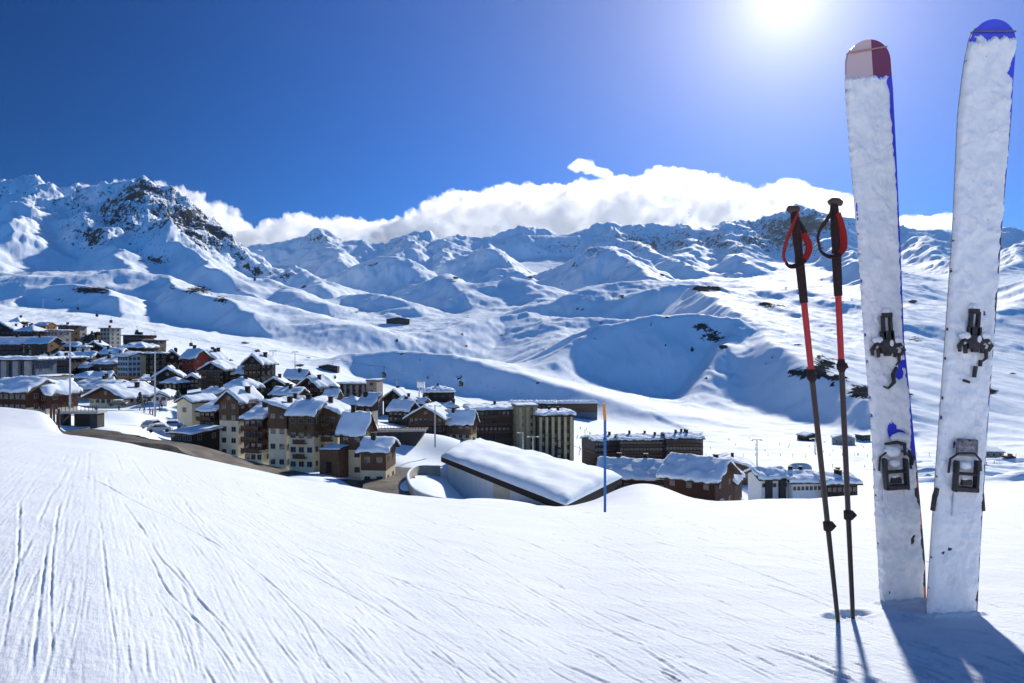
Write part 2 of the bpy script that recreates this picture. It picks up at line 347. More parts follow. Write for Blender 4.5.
# main sweeping tracks traced from the slope
MAIN = [([(70,470),(130,500),(200,535),(255,570),(300,610),(330,640),(350,683)],.010,.010),
 ([(128,485),(190,505),(260,530),(340,560),(430,590),(512,612),(600,630)],.012,.012),
 ([(120,500),(160,560),(200,600),(230,640),(245,683)],.010,.010),
 ([(140,540),(165,590),(195,620),(225,655),(240,683)],.010,.012),
 ([(170,560),(200,600),(235,640),(262,683)],.009,.008),
 ([(100,520),(105,570),(112,620),(120,683)],.008,.008),
 ([(48,540),(40,600),(34,650),(30,683)],.012,.012),
 ([(20,500),(18,560),(8,620),(0,660)],.010,.010),
 ([(60,500),(52,560),(50,620),(55,683)],.010,.008),
 ([(280,560),(360,600),(430,640),(500,683)],.009,.010),
 ([(180,500),(300,560),(400,620),(470,683)],.008,.007),
 ([(300,530),(420,575),(520,605),(640,640),(760,668)],.009,.007),
 ([(330,520),(460,560),(600,595),(740,620),(860,640)],.008,.006),
 ([(240,560),(300,620),(330,683)],.009,.009),
 ([(160,600),(185,640),(200,683)],.007,.007)]
for pts, wd, dp in MAIN:
    X_, Y_ = pxpath(pts); groove(X_, Y_, wd * .30, dp * .48, dp * .3)
rg = random.Random(5)
for i in range(330):
    # fan: tracks fall from the upper left and spread; direction depends on the start column
    px = rg.uniform(-250, 900); py = rg.uniform(450, 660)
    base_ang = math.degrees(math.atan2(py - 405, px - 95))
    ang = R(base_ang + rg.gauss(0, 4)); L = rg.uniform(40, 230) * (1 if rg.random() < .7 else .4)
    pts = [(px + math.cos(ang + (k - .5) * .12) * L * k, py + math.sin(ang + (k - .5) * .12) * L * k) for k in (0, .25, .5, .75, 1)]
    pts = [p for p in pts if p[1] > np.interp(p[0], CRX, CRY) + 8]
    if len(pts) < 3: continue
    X_, Y_ = pxpath(pts, 40)
    dp = rg.choice([.0008, .001, .0015, .002, .003]) * float(np.interp(px, [0, 300, 500, 700], [.5, .9, 1.5, 2.0])); groove(X_, Y_, rg.uniform(.002, .006), dp, dp * .6)
for i in range(900):
    px = rg.uniform(-20, 1040); py = rg.uniform(440, 675)
    if py < np.interp(px, CRX, CRY) + 10: continue
    ang = R(math.degrees(math.atan2(py - 405, px - 95)) + rg.gauss(0, 5)); L = rg.uniform(8, 50)
    X_, Y_ = pxpath([(px, py), (px + math.cos(ang) * L * .5, py + math.sin(ang) * L * .5), (px + math.cos(ang) * L, py + math.sin(ang) * L)], 24)
    dp = rg.uniform(.0008, .0030) * float(np.interp(px, [0, 250, 500, 700], [.35, .8, 1.4, 1.9])); groove(X_, Y_, rg.uniform(.002, .004), dp, dp * .6)
# scooped holes where the poles are planted and around the ski tails
def dimple(px, d, r, dep, ex=1.):
    global Zf
    x = (px - CX) / F * d
    q = np.sqrt(((Xf - x) / (r * ex)) ** 2 + ((Df - d) / r) ** 2)
    Zf -= dep * (1 - sstep(.45, 1, q)); Zf += dep * .12 * np.exp(-((q - 1.15) / .18) ** 2)
def fgd(px, py):
    ds = np.linspace(1.02, 33, 4000); ys = CY - F * fg_z(np.full_like(ds, px), ds) / ds
    return float(ds[np.argmin(np.abs(ys - py))])
for px_, py_, w_ in ((903.5, 601, .072), (952, 614, .078)):
    d_ = fgd(px_, py_); xx_ = (Xf - (px_ - CX) / F * d_); yy_ = Df - d_
    e_ = np.abs(np.sqrt((np.clip(np.abs(xx_) - w_ + .012, 0, None)) ** 2 + yy_ ** 2) - .018)
    Zf += np.exp(-(e_ / .014) ** 2) * (.006 + .012 * np.clip(fbm(Xf / .03, Df / .02, 3) + .15, 0, 1))
dimple(836, fgd(836, 617), .045, .022, 1.1); dimple(852, fgd(852, 613), .05, .02, 1.3)
gm_att = np.clip(1 - Df / 14, 0, 1)
fgo = grid_mesh('piste_snow', Xf, Df, Zf); fgo['kind'] = 'structure'
def mat_piste():
    m, nt, b, out = nodemat('piste_snow')
    geo = N(nt, 'ShaderNodeNewGeometry')
    n1 = N(nt, 'ShaderNodeTexNoise'); n1.inputs['Scale'].default_value = 60; n1.inputs['Detail'].default_value = 6
    n2 = N(nt, 'ShaderNodeTexNoise'); n2.inputs['Scale'].default_value = 1.4; n2.inputs['Detail'].default_value = 5; n2.inputs['Roughness'].default_value = .65
    sx_ = N(nt, 'ShaderNodeSeparateXYZ'); nt.links.new(geo.outputs['Position'], sx_.inputs[0])
    ax_ = math_(nt, 'ADD', sx_.outputs['X'], 36.0); ay_ = math_(nt, 'SUBTRACT', 61.0, sx_.outputs['Y'])
    th_ = math_(nt, 'ARCTAN2', ax_, ay_); rr_ = math_(nt, 'SQRT', math_(nt, 'ADD', math_(nt, 'MULTIPLY', ax_, ax_), math_(nt, 'MULTIPLY', ay_, ay_)))
    mp = N(nt, 'ShaderNodeCombineXYZ'); nt.links.new(math_(nt, 'MULTIPLY', th_, 420.0), mp.inputs[0]); nt.links.new(math_(nt, 'MULTIPLY', rr_, .9), mp.inputs[1])
    n3 = N(nt, 'ShaderNodeTexNoise'); n3.inputs['Scale'].default_value = 1.0; n3.inputs['Detail'].default_value = 8; n3.inputs['Roughness'].default_value = .7
    for n in (n1, n2): nt.links.new(geo.outputs['Position'], n.inputs['Vector'])
    nt.links.new(mp.outputs[0], n3.inputs['Vector'])
    nt.links.new(mixc(nt, n2.outputs['Fac'], (.63, .69, .765), (.71, .755, .82)), b.inputs['Base Color'])
    b.inputs['Roughness'].default_value = .8; b.inputs['Specular IOR Level'].default_value = .1
    h = math_(nt, 'ADD', math_(nt, 'MULTIPLY', n1.outputs['Fac'], .30), math_(nt, 'ADD', math_(nt, 'MULTIPLY', n2.outputs['Fac'], .35), n3.outputs['Fac']))
    bp = N(nt, 'ShaderNodeBump'); bp.inputs['Strength'].default_value = .26; bp.inputs['Distance'].default_value = .05
    nt.links.new(h, bp.inputs['Height']); nt.links.new(bp.outputs[0], b.inputs['Normal'])
    return m
fgo.data.materials.append(mat_piste())
# unseen slope added behind the viewpoint for bounce light; front part closes ground gaps
bx_, by_ = np.meshgrid(np.concatenate([np.linspace(-160, -12, 40), np.linspace(-11, 11, 45), np.linspace(12, 160, 40)]), np.concatenate([np.linspace(-260, -12, 70), np.linspace(-11, 60, 120)]))
q_ = np.clip(-by_ - 1.5, 0, None)
bz_ = -.80 - .02 * sstep(-2, 1.35, by_) + .42 * q_ * sstep(0, 30, q_) + 1.2 * fbm(bx_ / 25, by_ / 25, 4) * sstep(2, 25, q_) - .05 * np.abs(bx_) * sstep(5, 40, np.abs(bx_))
yc_ = np.clip(by_, 1.02, None); fz_ = fg_z(np.clip(CX + F * bx_ / yc_, -400, 1400), yc_) - .07 - .012 * yc_
m_ = sstep(.3, 1.3, by_); bz_ = bz_ * (1 - m_) + fz_ * m_
bo_ = grid_mesh('added_bounce_slope', bx_, by_, bz_); bo_['kind'] = 'structure'; bo_.data.materials.append(MATS['piste_snow'])
def piste(px, py):
    """world point on the near slope seen at px, py"""
    d = fgd(px, py); return Vector(((px - CX) / F * d, d, float(fg_z(np.array([px]), np.array([d]))[0])))
# ------------------------------------------------------------------ helpers for things
def link(name, me, parent=None, mat=None):
    o = bpy.data.objects.new(name, me); COL.objects.link(o)
    if mat and not me.materials: me.materials.append(mat)
    if parent: o.parent = parent
    return o
def empty(name, label, cat, loc=(0, 0, 0), rz=0, group=None):
    o = bpy.data.objects.new(name, None); COL.objects.link(o); o.location = loc; o.rotation_euler = (0, 0, rz); o.empty_display_size = .3
    o['label'] = label; o['category'] = cat
    if group: o['group'] = group
    return o
def tag(o, label, cat, group=None):
    o['label'] = label; o['category'] = cat
    if group: o['group'] = group
    return o
class MB:
    """collects shapes, builds ONE mesh"""
    def __init__(s): s.v = []; s.f = []; s.mi = []; s.sm = []
    def add(s, vs, fs, mi=0, smooth=False):
        n = len(s.v); s.v += [tuple(v) for v in vs]; s.f += [tuple(i + n for i in f) for f in fs]; s.mi += [mi] * len(fs); s.sm += [smooth] * len(fs); return s
    def box(s, x0, x1, y0, y1, z0, z1, mi=0, M=None):
        vs = [Vector((x, y, z)) for z in (z0, z1) for y in (y0, y1) for x in (x0, x1)]
        if M: vs = [M @ v for v in vs]
        return s.add(vs, [(0, 2, 3, 1), (4, 5, 7, 6), (0, 1, 5, 4), (1, 3, 7, 5), (3, 2, 6, 7), (2, 0, 4, 6)], mi)
    def tube(s, pts, rad, n=8, mi=0, cap=True, smooth=True, flat=1.0):
        pts = [Vector(p) for p in pts]; vs = []; k = len(pts)
        if not hasattr(rad, '__len__'): rad = [rad] * k
        up = Vector((0, 1, 0))
        for i, p in enumerate(pts):
            t = (pts[min(i + 1, k - 1)] - pts[max(i - 1, 0)]).normalized()
            a = t.cross(up);
            if a.length < 1e-3: a = t.cross(Vector((1, 0, 0)))
            a.normalize(); b = t.cross(a).normalized()
            for j in range(n):
                q = 2 * math.pi * j / n; vs.append(p + (a * math.cos(q) + b * math.sin(q) * flat) * rad[i])
        fs = [(i * n + j, i * n + (j + 1) % n, (i + 1) * n + (j + 1) % n, (i + 1) * n + j) for i in range(k - 1) for j in range(n)]
        s.add(vs, fs, mi, smooth)
        if cap: s.add(vs[:n], [tuple(range(n - 1, -1, -1))], mi); s.add(vs[-n:], [tuple(range(n))], mi)
        return s
    def mesh(s, name, mats):
        me = bpy.data.meshes.new(name); me.from_pydata(s.v, [], s.f)
        for m in (mats if isinstance(mats, (list, tuple)) else [mats]): me.materials.append(m)
        me.polygons.foreach_set('material_index', s.mi); me.polygons.foreach_set('use_smooth', s.sm); me.update()
        bm = bmesh.new(); bm.from_mesh(me); bmesh.ops.recalc_face_normals(bm, faces=bm.faces); bm.to_mesh(me); bm.free()
        return me
    def obj(s, name, mats, parent=None): return link(name, s.mesh(name, mats), parent)

def pmat(name, c, rough=.7, var=.25, scale=3., bump=.0, plank=None, metal=0., spec=.3, c2=None):
    """procedural material: base colour with noise wear, optional planking lines"""
    m, nt, b, out = nodemat(name)
    tc = N(nt, 'ShaderNodeTexCoord')
    nz = N(nt, 'ShaderNodeTexNoise'); nz.inputs['Scale'].default_value = scale; nz.inputs['Detail'].default_value = 5; nz.inputs['Roughness'].default_value = .65
    nt.links.new(tc.outputs['Object'], nz.inputs['Vector'])
    lo = tuple(x * (1 - var) for x in c); hi = c2 or tuple(min(1, x * (1 + var)) for x in c)
    f = ramp(nt, nz.outputs['Fac'], [(.3, 0.), (.7, 1.)])
    colr = mixc(nt, f, lo, hi); h = nz.outputs['Fac']
    if plank:
        wv = N(nt, 'ShaderNodeTexWave'); wv.wave_type = 'BANDS'; wv.bands_direction = plank; wv.wave_profile = 'SAW'
        wv.inputs['Scale'].default_value = 1.4; wv.inputs['Distortion'].default_value = .3; nt.links.new(tc.outputs['Object'], wv.inputs['Vector'])
        g = ramp(nt, wv.outputs['Fac'], [(.0, .45), (.1, 1.)])
        mm = nt.nodes.new('ShaderNodeVectorMath'); mm.operation = 'MULTIPLY'; nt.links.new(colr, mm.inputs[0]); nt.links.new(g, mm.inputs[1]); colr = mm.outputs[0]
        bump = bump or .3
    nt.links.new(colr, b.inputs['Base Color'])
    b.inputs['Roughness'].default_value = rough; b.inputs['Metallic'].default_value = metal; b.inputs['Specular IOR Level'].default_value = spec
    if bump:
        bp = N(nt, 'ShaderNodeBump'); bp.inputs['Strength'].default_value = bump; bp.inputs['Distance'].default_value = .03
        nt.links.new(h, bp.inputs['Height']); nt.links.new(bp.outputs[0], b.inputs['Normal'])
    return m
M_ = dict(
 cream=pmat('cream_render', (.62, .54, .38), .85, .12, .6), ochre=pmat('ochre_render', (.38, .31, .18), .85, .15, .6),
 white=pmat('white_render', (.74, .74, .74), .8, .08, .6), grey=pmat('grey_concrete', (.30, .29, .27), .85, .2, .7),
 stone=pmat('stone_wall', (.26, .22, .18), .9, .4, 1.6, .5), bluegrey=pmat('blue_grey_cladding', (.30, .40, .50), .7, .15, .8),
 orange=pmat('orange_wood', (.50, .21, .06), .7, .2, 1.2, plank='X'), brown=pmat('brown_wood', (.11, .060, .031), .75, .3, 1.2, plank='X'),
 dark=pmat('dark_wood', (.02, .014, .011), .75, .35, 1.2, plank='X'), red=pmat('red_wood', (.22, .03, .02), .75, .25, 1.2, plank='X'),
 redbrown=pmat('red_brown_wood', (.058, .021, .012), .75, .3, 1.2, plank='X'), char=pmat('charcoal_cladding', (.035, .033, .035), .7, .3, .9),
 rail=pmat('balcony_wood', (.10, .055, .03), .75, .3, 1.5), navy=pmat('navy_metal_sheet', (.03, .07, .14), .45, .2, .7, spec=.5),
 frame=pmat('window_frame_paint', (.20, .17, .14), .6, .2, 2.), glass=pmat('window_glass', (.02, .025, .035), .08, .2, .5, spec=.8),
 snow=pmat('roof_snow', (.72, .80, .89), .8, .03, .35, .5, spec=.1, c2=(.77, .84, .91)), soffit=pmat('roof_timber', (.06, .04, .03), .8, .3, 1.),
 metal=pmat('galvanised_steel', (.42, .44, .46), .45, .12, 2., metal=.6), darkmetal=pmat('dark_steel', (.05, .05, .055), .5, .2, 2., metal=.4),
 asphalt=pmat('slushy_asphalt', (.028, .024, .019), .6, .35, .35, .4, c2=(.16, .135, .10)), concrete=pmat('concrete', (.38, .36, .33), .85, .15, .8))
def winmesh(w, h, name='window'):
    m = MB(); t = .09
    m.box(-w/2, w/2, -.07, .05, -h/2, -h/2 + t, 0).box(-w/2, w/2, -.07, .05, h/2 - t, h/2, 0)
    m.box(-w/2, -w/2 + t, -.07, .05, -h/2 + t, h/2 - t, 0).box(w/2 - t, w/2, -.07, .05, -h/2 + t, h/2 - t, 0)
    m.box(-.035, .035, -.06, .05, -h/2 + t, h/2 - t, 0)
    m.box(-w/2 + t, w/2 - t, -.02, .04, -h/2 + t, h/2 - t, 1)
    return m.mesh(name, [M_['frame'], M_['glass']])
_wm = {}
def window(parent, x, y, z, rz, w=1.2, h=1.3, name='window'):
    k = (round(w, 1), round(h, 1))
    if k not in _wm: _wm[k] = winmesh(*k)
    o = bpy.data.objects.new(name, _wm[k]); COL.objects.link(o); o.parent = parent; o.location = (x, y, z); o.rotation_euler = (0, 0, rz); return o

def slab(zf, x0, x1, y0, y1, bot, top, nx, ny, edge=0., noise=0., wob=0., seed=0, rs_=None):
    """solid sheet following the roof surface zf(x, y): between zf+bot and zf+top"""
    r = np.random.RandomState(seed); ox, oy = r.rand(2) * 100
    U, V = np.meshgrid(np.linspace(0, 1, nx + 1), np.linspace(0, 1, ny + 1))
    X = x0 + (x1 - x0) * U; Y = y0 + (y1 - y0) * V
    if wob:
        ex = np.clip(1 - np.minimum(U, 1 - U) * 6, 0, 1); ey = np.clip(1 - np.minimum(V, 1 - V) * 6, 0, 1)
        X = X - np.sign(U - .5) * ex * wob * (.5 + 1.6 * fbm(Y / 2.3 + ox, X / 9 + oy, 3)); Y = Y - np.sign(V - .5) * ey * wob * (.5 + 1.6 * fbm(X / 2.3 + oy, Y / 9 + ox, 3))
    Zr = zf(X, Y)
    T = np.full_like(Zr, top)
    if edge:
        d = np.minimum(np.minimum(X - X.min(), X.max() - X), np.minimum(Y - Y.min(), Y.max() - Y)); q = np.clip(d / edge, 0, 1)
        T = top * (.35 + .65 * np.sqrt(1 - (1 - q) ** 2))
    if noise: T = T + noise * fbm(X / 2.6 + ox, Y / 2.6 + oy, 4) * np.clip(T / max(top, .01), 0, 1)
    n = (nx + 1) * (ny + 1)
    vs = list(zip(X.ravel(), Y.ravel(), (Zr + np.maximum(T, bot + .05)).ravel())) + list(zip(X.ravel(), Y.ravel(), (Zr + bot).ravel()))
    vs = [tuple(float(c) for c in v) for v in vs]
    fs = []
    W = nx + 1
    for j in range(ny):
        for i in range(nx):
            a = j * W + i; fs.append((a, a + 1, a + 1 + W, a + W)); fs.append((n + a, n + a + W, n + a + 1 + W, n + a + 1))
    for i in range(nx):
        fs.append((i, n + i, n + i + 1, i + 1)); a = ny * W + i; fs.append((a, a + 1, n + a + 1, n + a))
    for j in range(ny):
        a = j * W; fs.append((a, a + W, n + a + W, n + a)); a = j * W + nx; fs.append((a, n + a, n + a + W, a + W))
    m = MB(); m.add(vs, fs, 0, noise > 0); return m

def spot(px, py, d0=80., d1=1500.):
    """distance along column px at which the ground shows at height py"""
    ds = np.exp(np.linspace(math.log(d0), math.log(d1), 260))
    ys = np.array([CY - F * ground((px - CX) / F * d, d) / d for d in ds])
    k = np.nonzero(ys <= py)[0]
    return float(ds[k[0]]) if len(k) else d1
BUILD = []
def house(name, label, x0, x1, yt, yb, cat='house', group=None, yaw=0., dep=None, roof='front', rh=.32, lo='cream', up='brown', split=.45, win=(3, 2), side=0, balc=0, chim=1,
          snow=.7, over=.9, d=None, bands=None, fr=1.0, wh=1.25, ww=1.2, door=False, lift=0., bare=0., vert=None):
    """x0..x1, yt..yb: picture extent (eave-to-eave, ridge to foot); everything is then built in metres at its real distance"""
    xm = (x0 + x1) / 2
    side = side or (2 if xm < 300 and win[1] else 0)
    if d is None: d = spot(xm, yb)
    W = (x1 - x0) / F * d; Ht = (yb - yt) / F * d; dep = min(dep or W * .7, max(W * .85, 8)); snow *= .85
    a = R(yaw); g = (CY - yb) / F * d
    X = (xm - CX) / F * d
    t = empty(name, label, cat, (X, d, g), a, group)
    w2 = W / 2 - min(over, W * .1) * (1 if roof != 'flat' else .3); z0 = -6.
    z0 = min(-1.5, min(ground(X + cx_, d + cy_) for cx_, cy_ in ((-W/2, 0), (W/2, 0), (-W/2, dep), (W/2, dep))) - g - .8)
    top = Ht - snow * .8; rise = top * rh * .72 if roof != 'flat' else 0; ev = top - rise
    if roof == 'front': zf = lambda x, y: ev + rise * (1 - np.abs(x) / w2)
    elif roof == 'side': zf = lambda x, y: ev + rise * (1 - np.abs(y - dep / 2) / (dep / 2))
    elif roof == 'shedl': zf = lambda x, y: ev + rise * (x + w2) / (2 * w2)
    elif roof == 'shedr': zf = lambda x, y: ev + rise * (w2 - x) / (2 * w2)
    elif roof == 'shed': zf = lambda x, y: ev + rise * y / dep
    elif roof == 'hip': zf = lambda x, y: ev + rise * np.clip(np.minimum(np.minimum(x + w2, w2 - x), np.minimum(y, dep - y)) / (min(w2, dep / 2)), -.3, 1)
    else: zf = lambda x, y: ev + 0 * x + 0 * y
    def ring(xa, xb, ya, yb_, zb, ztf, nm, mt):
        P = []
        K = 6
        for k in range(K): P.append((xa + (xb - xa) * k / K, ya))
        for k in range(K): P.append((xb, ya + (yb_ - ya) * k / K))
        for k in range(K): P.append((xb - (xb - xa) * k / K, yb_))
        for k in range(K): P.append((xa, yb_ - (yb_ - ya) * k / K))
        n = len(P); vs = [(x, y, zb) for x, y in P] + [(x, y, float(ztf(x, y))) for x, y in P]
        m = MB(); m.add(vs, [(i, (i + 1) % n, n + (i + 1) % n, n + i) for i in range(n)] + [tuple(range(n - 1, -1, -1))], 0); return m.obj(nm, M_[mt], t)
    zs = z0 + 0; zsplit = ev * split
    roofu = lambda x, y: zf(np.array(x), np.array(y)) - .12
    if split > 0 and lo != up:
        ring(-w2, w2, 0, dep, z0, lambda x, y: zsplit, 'wall', lo)
        q = ring(-w2 - .08, w2 + .08, -.08, dep + .08, zsplit, roofu, 'upper_wall', up)
    else: ring(-w2, w2, 0, dep, z0, roofu, 'wall', up)
    ov = over
    nx = int(min(max(W / .9, 8), 34)); ny = int(min(max(dep / .9, 8), 30)); nx += nx % 2; ny += ny % 2
    sd = abs(hash((x0, yt, x1))) % 9999
    rf = slab(zf, -w2 - ov, w2 + ov, -ov, dep + ov, -.15, .12, nx, ny).obj('roof', M_['soffit'], t)
    if snow:
        slab(zf, -w2 - ov - .1, w2 + ov + .1, -ov - .1, dep + ov + .1, .13, .13 + snow, nx * 2, ny * 2, edge=1.1, noise=snow * .6, wob=.42 + bare, seed=sd).obj('snow_cover', M_['snow'], rf)
    r = random.Random(sd)
    for k in range(chim):
        cxx = r.uniform(-.6, .6) * w2; cyy = r.uniform(.3, .7) * dep; zz = float(zf(np.array(cxx), np.array(cyy)))
        m = MB(); m.box(cxx - .45, cxx + .45, cyy - .45, cyy + .45, zz - .3, zz + snow + 1.3, 0).box(cxx - .6, cxx + .6, cyy - .6, cyy + .6, zz + snow + 1.303, zz + snow + 1.45, 0)
        m.obj('chimney', M_['dark'], rf)
    # windows, storey by storey
    nc, nr = win
    if nr:
        sh = ev / nr
        for j in range(nr):
            z = sh * (j + .55)
            yy = -.0 if z < zsplit or split <= 0 or lo == up else -.08
            for i in range(nc):
                x = -w2 + 2 * w2 * (i + .5) / nc
                window(t, x, yy - .02, z, 0, min(ww, 2 * w2 / nc * .7), min(wh, sh * .62))
            if balc and j >= (1 if balc == 1 else 0):
                m = MB(); zz = sh * j - .05
                m.box(-w2 * .96 * fr, w2 * .96 * fr, -1.35, -.1, zz, zz + .15, 0)
                m.box(-w2 * .96 * fr, w2 * .96 * fr, -1.4, -1.31, zz + .25, zz + 1.0, 0)
                for k in range(nc + 1):
                    xx = -w2 * .93 * fr + 2 * w2 * .93 * fr * k / nc; m.box(xx - .06, xx + .06, -1.45, -1.37, zz, min(zz + (sh if balc == 2 else 1.1), ev), 0)
                m.obj('balcony', M_['rail'], t)
            for i in range(side):
                y = dep * (i + .5) / side
                window(t, w2 + (.1 if yy else .02), y, z, R(90), 1.1, min(wh, sh * .6))
                if xm > CX: window(t, -w2 - (.1 if yy else .02), y, z, R(-90), 1.1, min(wh, sh * .6))
    if roof == 'front' and rise > 1.8 and nr:
        window(t, 0, -.10, ev + rise * .35, 0, 1.0, 1.0)
    if door:
        m = MB(); m.box(-.55, .55, -.12, .02, 0, 2.1, 0).box(-.65, .65, -.10, .03, 2.1, 2.22, 0); m.obj('door', M_['dark'], t)
    if vert:
        for k in range(vert[0]):
            xx = -w2 + 2 * w2 * (k + .5) / vert[0]; ww_ = 2 * w2 / vert[0] * .22
            MB().box(xx - ww_, xx + ww_, -1.2, -.11, z0, ev * .97, 0).obj('pier', M_[vert[1]], t)
    BUILD.append(t); return t
# ------------------------------------------------------------------ the village
H_ = house
G1 = 'chalets of the upper village'
# -- main stepped residence left of centre
GR = 'stepped cream and brown residence blocks'
H_('apartment_building', 'tall plain cream tower block at the left end of the stepped residence', 172, 197, 396, 437, 'apartment block', GR, yaw=-24, dep=10, roof='front', rh=.16, lo='cream', up='cream', split=0, win=(1, 2), side=1, snow=.5, chim=0, over=.5, d=172)
H_('canopy_building', 'low dark lean-to with snowy canopy at the foot of the plain cream tower', 163, 200, 430, 443, 'annexe', yaw=-24, dep=8, roof='shed', rh=.25, lo='dark', up='dark', split=0, win=(4, 1), snow=.45, chim=0, d=158)
H_('apartment_building', 'narrow dark brown residence block between cream tower and brown gable', 196, 219, 398, 449, 'apartment block', GR, yaw=-20, dep=12, roof='shed', rh=.3, lo='cream', up='dark', split=.28, win=(3, 4), balc=1, snow=.7, d=166)
H_('apartment_building', 'residence block with steep brown gable and cream lower storeys', 215, 243, 389, 458, 'apartment block', GR, yaw=-16, dep=15, roof='front', rh=.2, lo='cream', up='brown', split=.66, win=(2, 5), side=3, snow=.9, d=163)
H_('apartment_building', 'red-brown residence block with bulging snow cap right of the steep gable', 240, 267, 404, 463, 'apartment block', GR, yaw=-18, dep=13, roof='shed', rh=.28, lo='cream', up='redbrown', split=.3, win=(3, 4), balc=1, snow=1., d=158)
H_('apartment_building', 'cream residence block with brown top storey in the middle of the row', 265, 290, 401, 470, 'apartment block', GR, yaw=-14, dep=14, roof='shedr', rh=.12, lo='cream', up='brown', split=.68, win=(2, 4), side=3, snow=.8, d=155)
H_('apartment_building', 'brown residence block with two cream bays and a wide snow roof', 285, 318, 402, 472, 'apartment block', GR, yaw=-10, dep=13, roof='side', rh=.2, lo='cream', up='brown', split=.62, win=(3, 4), side=3, balc=1, fr=.5, snow=.9, d=152)
H_('apartment_building', 'residence block with snow roof dropping right, above the small brown garage', 312, 341, 400, 468, 'apartment block', GR, yaw=-6, dep=15, roof='shedr', rh=.22, lo='cream', up='brown', split=.6, win=(2, 4), side=3, balc=1, fr=.6, snow=.9, d=156)
# infill of the crowded left village
GI = 'small houses packed between the village blocks'
for a in [
 ('small chalet with tilted snow roof squeezed left of the black glazed block', 38, 52, 355, 369, 'brown', 'side', 292), ('tiny brown chalet between grey-green block and snow terraces', 52, 66, 352, 364, 'dark', 'front', 285),
 ('navy-walled chalet with long snow roof above the blue house', 70, 92, 363, 375, 'navy', 'side', 262), ('little dark chalet with flat snow roof in front of dark snow-terraced block', 92, 110, 372, 386, 'dark', 'side', 232),
 ('small black house at the foot of the orange and black block', 140, 156, 376, 388, 'char', 'shed', 236), ('tiny orange-walled house above the lilac snow roof', 98, 112, 378, 388, 'orange', 'side', 224),
 ('dark chalet with two snow steps under the skyline tower', 104, 124, 356, 368, 'dark', 'shed', 282), ('small stone house by the second lamp mast top', 146, 160, 356, 370, 'stone', 'front', 285),
 ('narrow white-walled house between dark chalets on the left slope', 76, 86, 346, 357, 'white', 'flat', 322), ('dark house with drooping snow left of the skyline conifers', 60, 82, 342, 354, 'dark', 'hip', 332),
 ('brown house with snow roof under the plum block', 136, 154, 364, 376, 'brown', 'side', 262), ('low dark shed behind the small white cube house', 46, 66, 380, 390, 'char', 'shed', 196),
 ('dark chalet with heaped snow behind the white-fronted hut', 160, 180, 378, 390, 'dark', 'hip', 214), ('small dark chalet left below the red-walled chalet', 184, 200, 374, 388, 'dark', 'front', 232),
 ('low snow-covered house left of the steep gable block', 200, 222, 388, 400, 'stone', 'side', 196), ('brown chalet peeping between timber arch gable and long terrace', 322, 338, 390, 408, 'brown', 'side', 215),
 ('dark house with rolling snow roof above the middle residence roofs', 282, 300, 398, 412, 'dark', 'shed', 196), ('small dark chalet between the pointed gable and broad brown chalet', 398, 414, 396, 412, 'redbrown', 'front', 246),
 ('snow-roofed cabin right of the broad brown gabled chalet', 444, 458, 402, 415, 'dark', 'hip', 262), ('dark cabin with humped snow roof under the lift tower', 410, 426, 398, 410, 'dark', 'side', 275)]:
    H_('house', a[0], a[1], a[2], a[3], a[4], 'house', GI, yaw=(hash(a[1]) % 50) - 30, roof=a[6], rh=.4, lo=a[5], up=a[5], split=0, win=(3, 1 if a[4] - a[3] < 13 else 2), snow=.9, chim=1, d=a[7])
H_('garage', 'small brown box garage in front of the residence', 319, 339, 449, 473, 'garage', yaw=-6, dep=6, roof='flat', up='brown', lo='brown', split=0, win=(0, 0), snow=.3, chim=0, over=.2, d=142, door=True)
H_('apartment_building', 'residence block with round window and steep snow roof at right end', 337, 366, 414, 478, 'apartment block', GR, yaw=-4, dep=14, roof='side', rh=.36, lo='cream', up='brown', split=.62, win=(2, 3), side=4, snow=.8, d=148)
H_('house', 'low cream and brown house below the right end of the residence', 358, 389, 440, 490, 'house', None, yaw=-4, dep=10, roof='side', rh=.25, lo='cream', up='brown', split=.5, win=(2, 2), side=2, snow=.7, d=138)
# -- between residence and centre
H_('chalet', 'wide dark chalet with low snow gable behind the residence', 256, 292, 377, 402, 'chalet', G1, yaw=8, roof='front', rh=.5, lo='dark', up='dark', split=0, win=(5, 2), balc=1, snow=.7, over=1.5)
H_('chalet', 'dark chalet with square snow roof at the back of the middle hamlet', 281, 306, 370, 392, 'chalet', G1, yaw=-10, roof='side', rh=.45, lo='dark', up='dark', split=0, win=(4, 2), snow=.8, d=262)
H_('chalet', 'chalet with timber arch gable and stone ground floor in the middle hamlet', 295, 324, 376, 404, 'chalet', G1, yaw=-25, roof='front', rh=.4, lo='stone', up='dark', split=.35, win=(4, 2), side=3, snow=.9, over=1.4, d=228)
H_('chalet', 'small dark chalet half hidden right of the timber arch gable', 316, 338, 380, 402, 'chalet', G1, yaw=10, roof='front', rh=.35, lo='stone', up='dark', split=.3, win=(3, 2), snow=.7, d=245)
H_('apartment_building', 'long dark terrace block with pale uprights under snowy bank', 336, 368, 383, 407, 'apartment block', yaw=-6, dep=12, roof='flat', lo='char', up='char', split=0, win=(6, 3), snow=.7, chim=0, d=272, vert=(5, 'stone'))
H_('apartment_building', 'narrow stone stair tower at the end of the long terrace block', 366, 377, 380, 418, 'tower', yaw=-6, dep=9, roof='flat', lo='stone', up='stone', split=0, win=(1, 5), snow=.35, chim=0, over=.3, d=258)
H_('chalet', 'low dark chalet wearing a thick lumpy snow hat above the residence', 336, 360, 397, 419, 'chalet', G1, yaw=-12, roof='hip', rh=.4, lo='stone', up='dark', split=.3, win=(3, 2), snow=1.2, d=196)
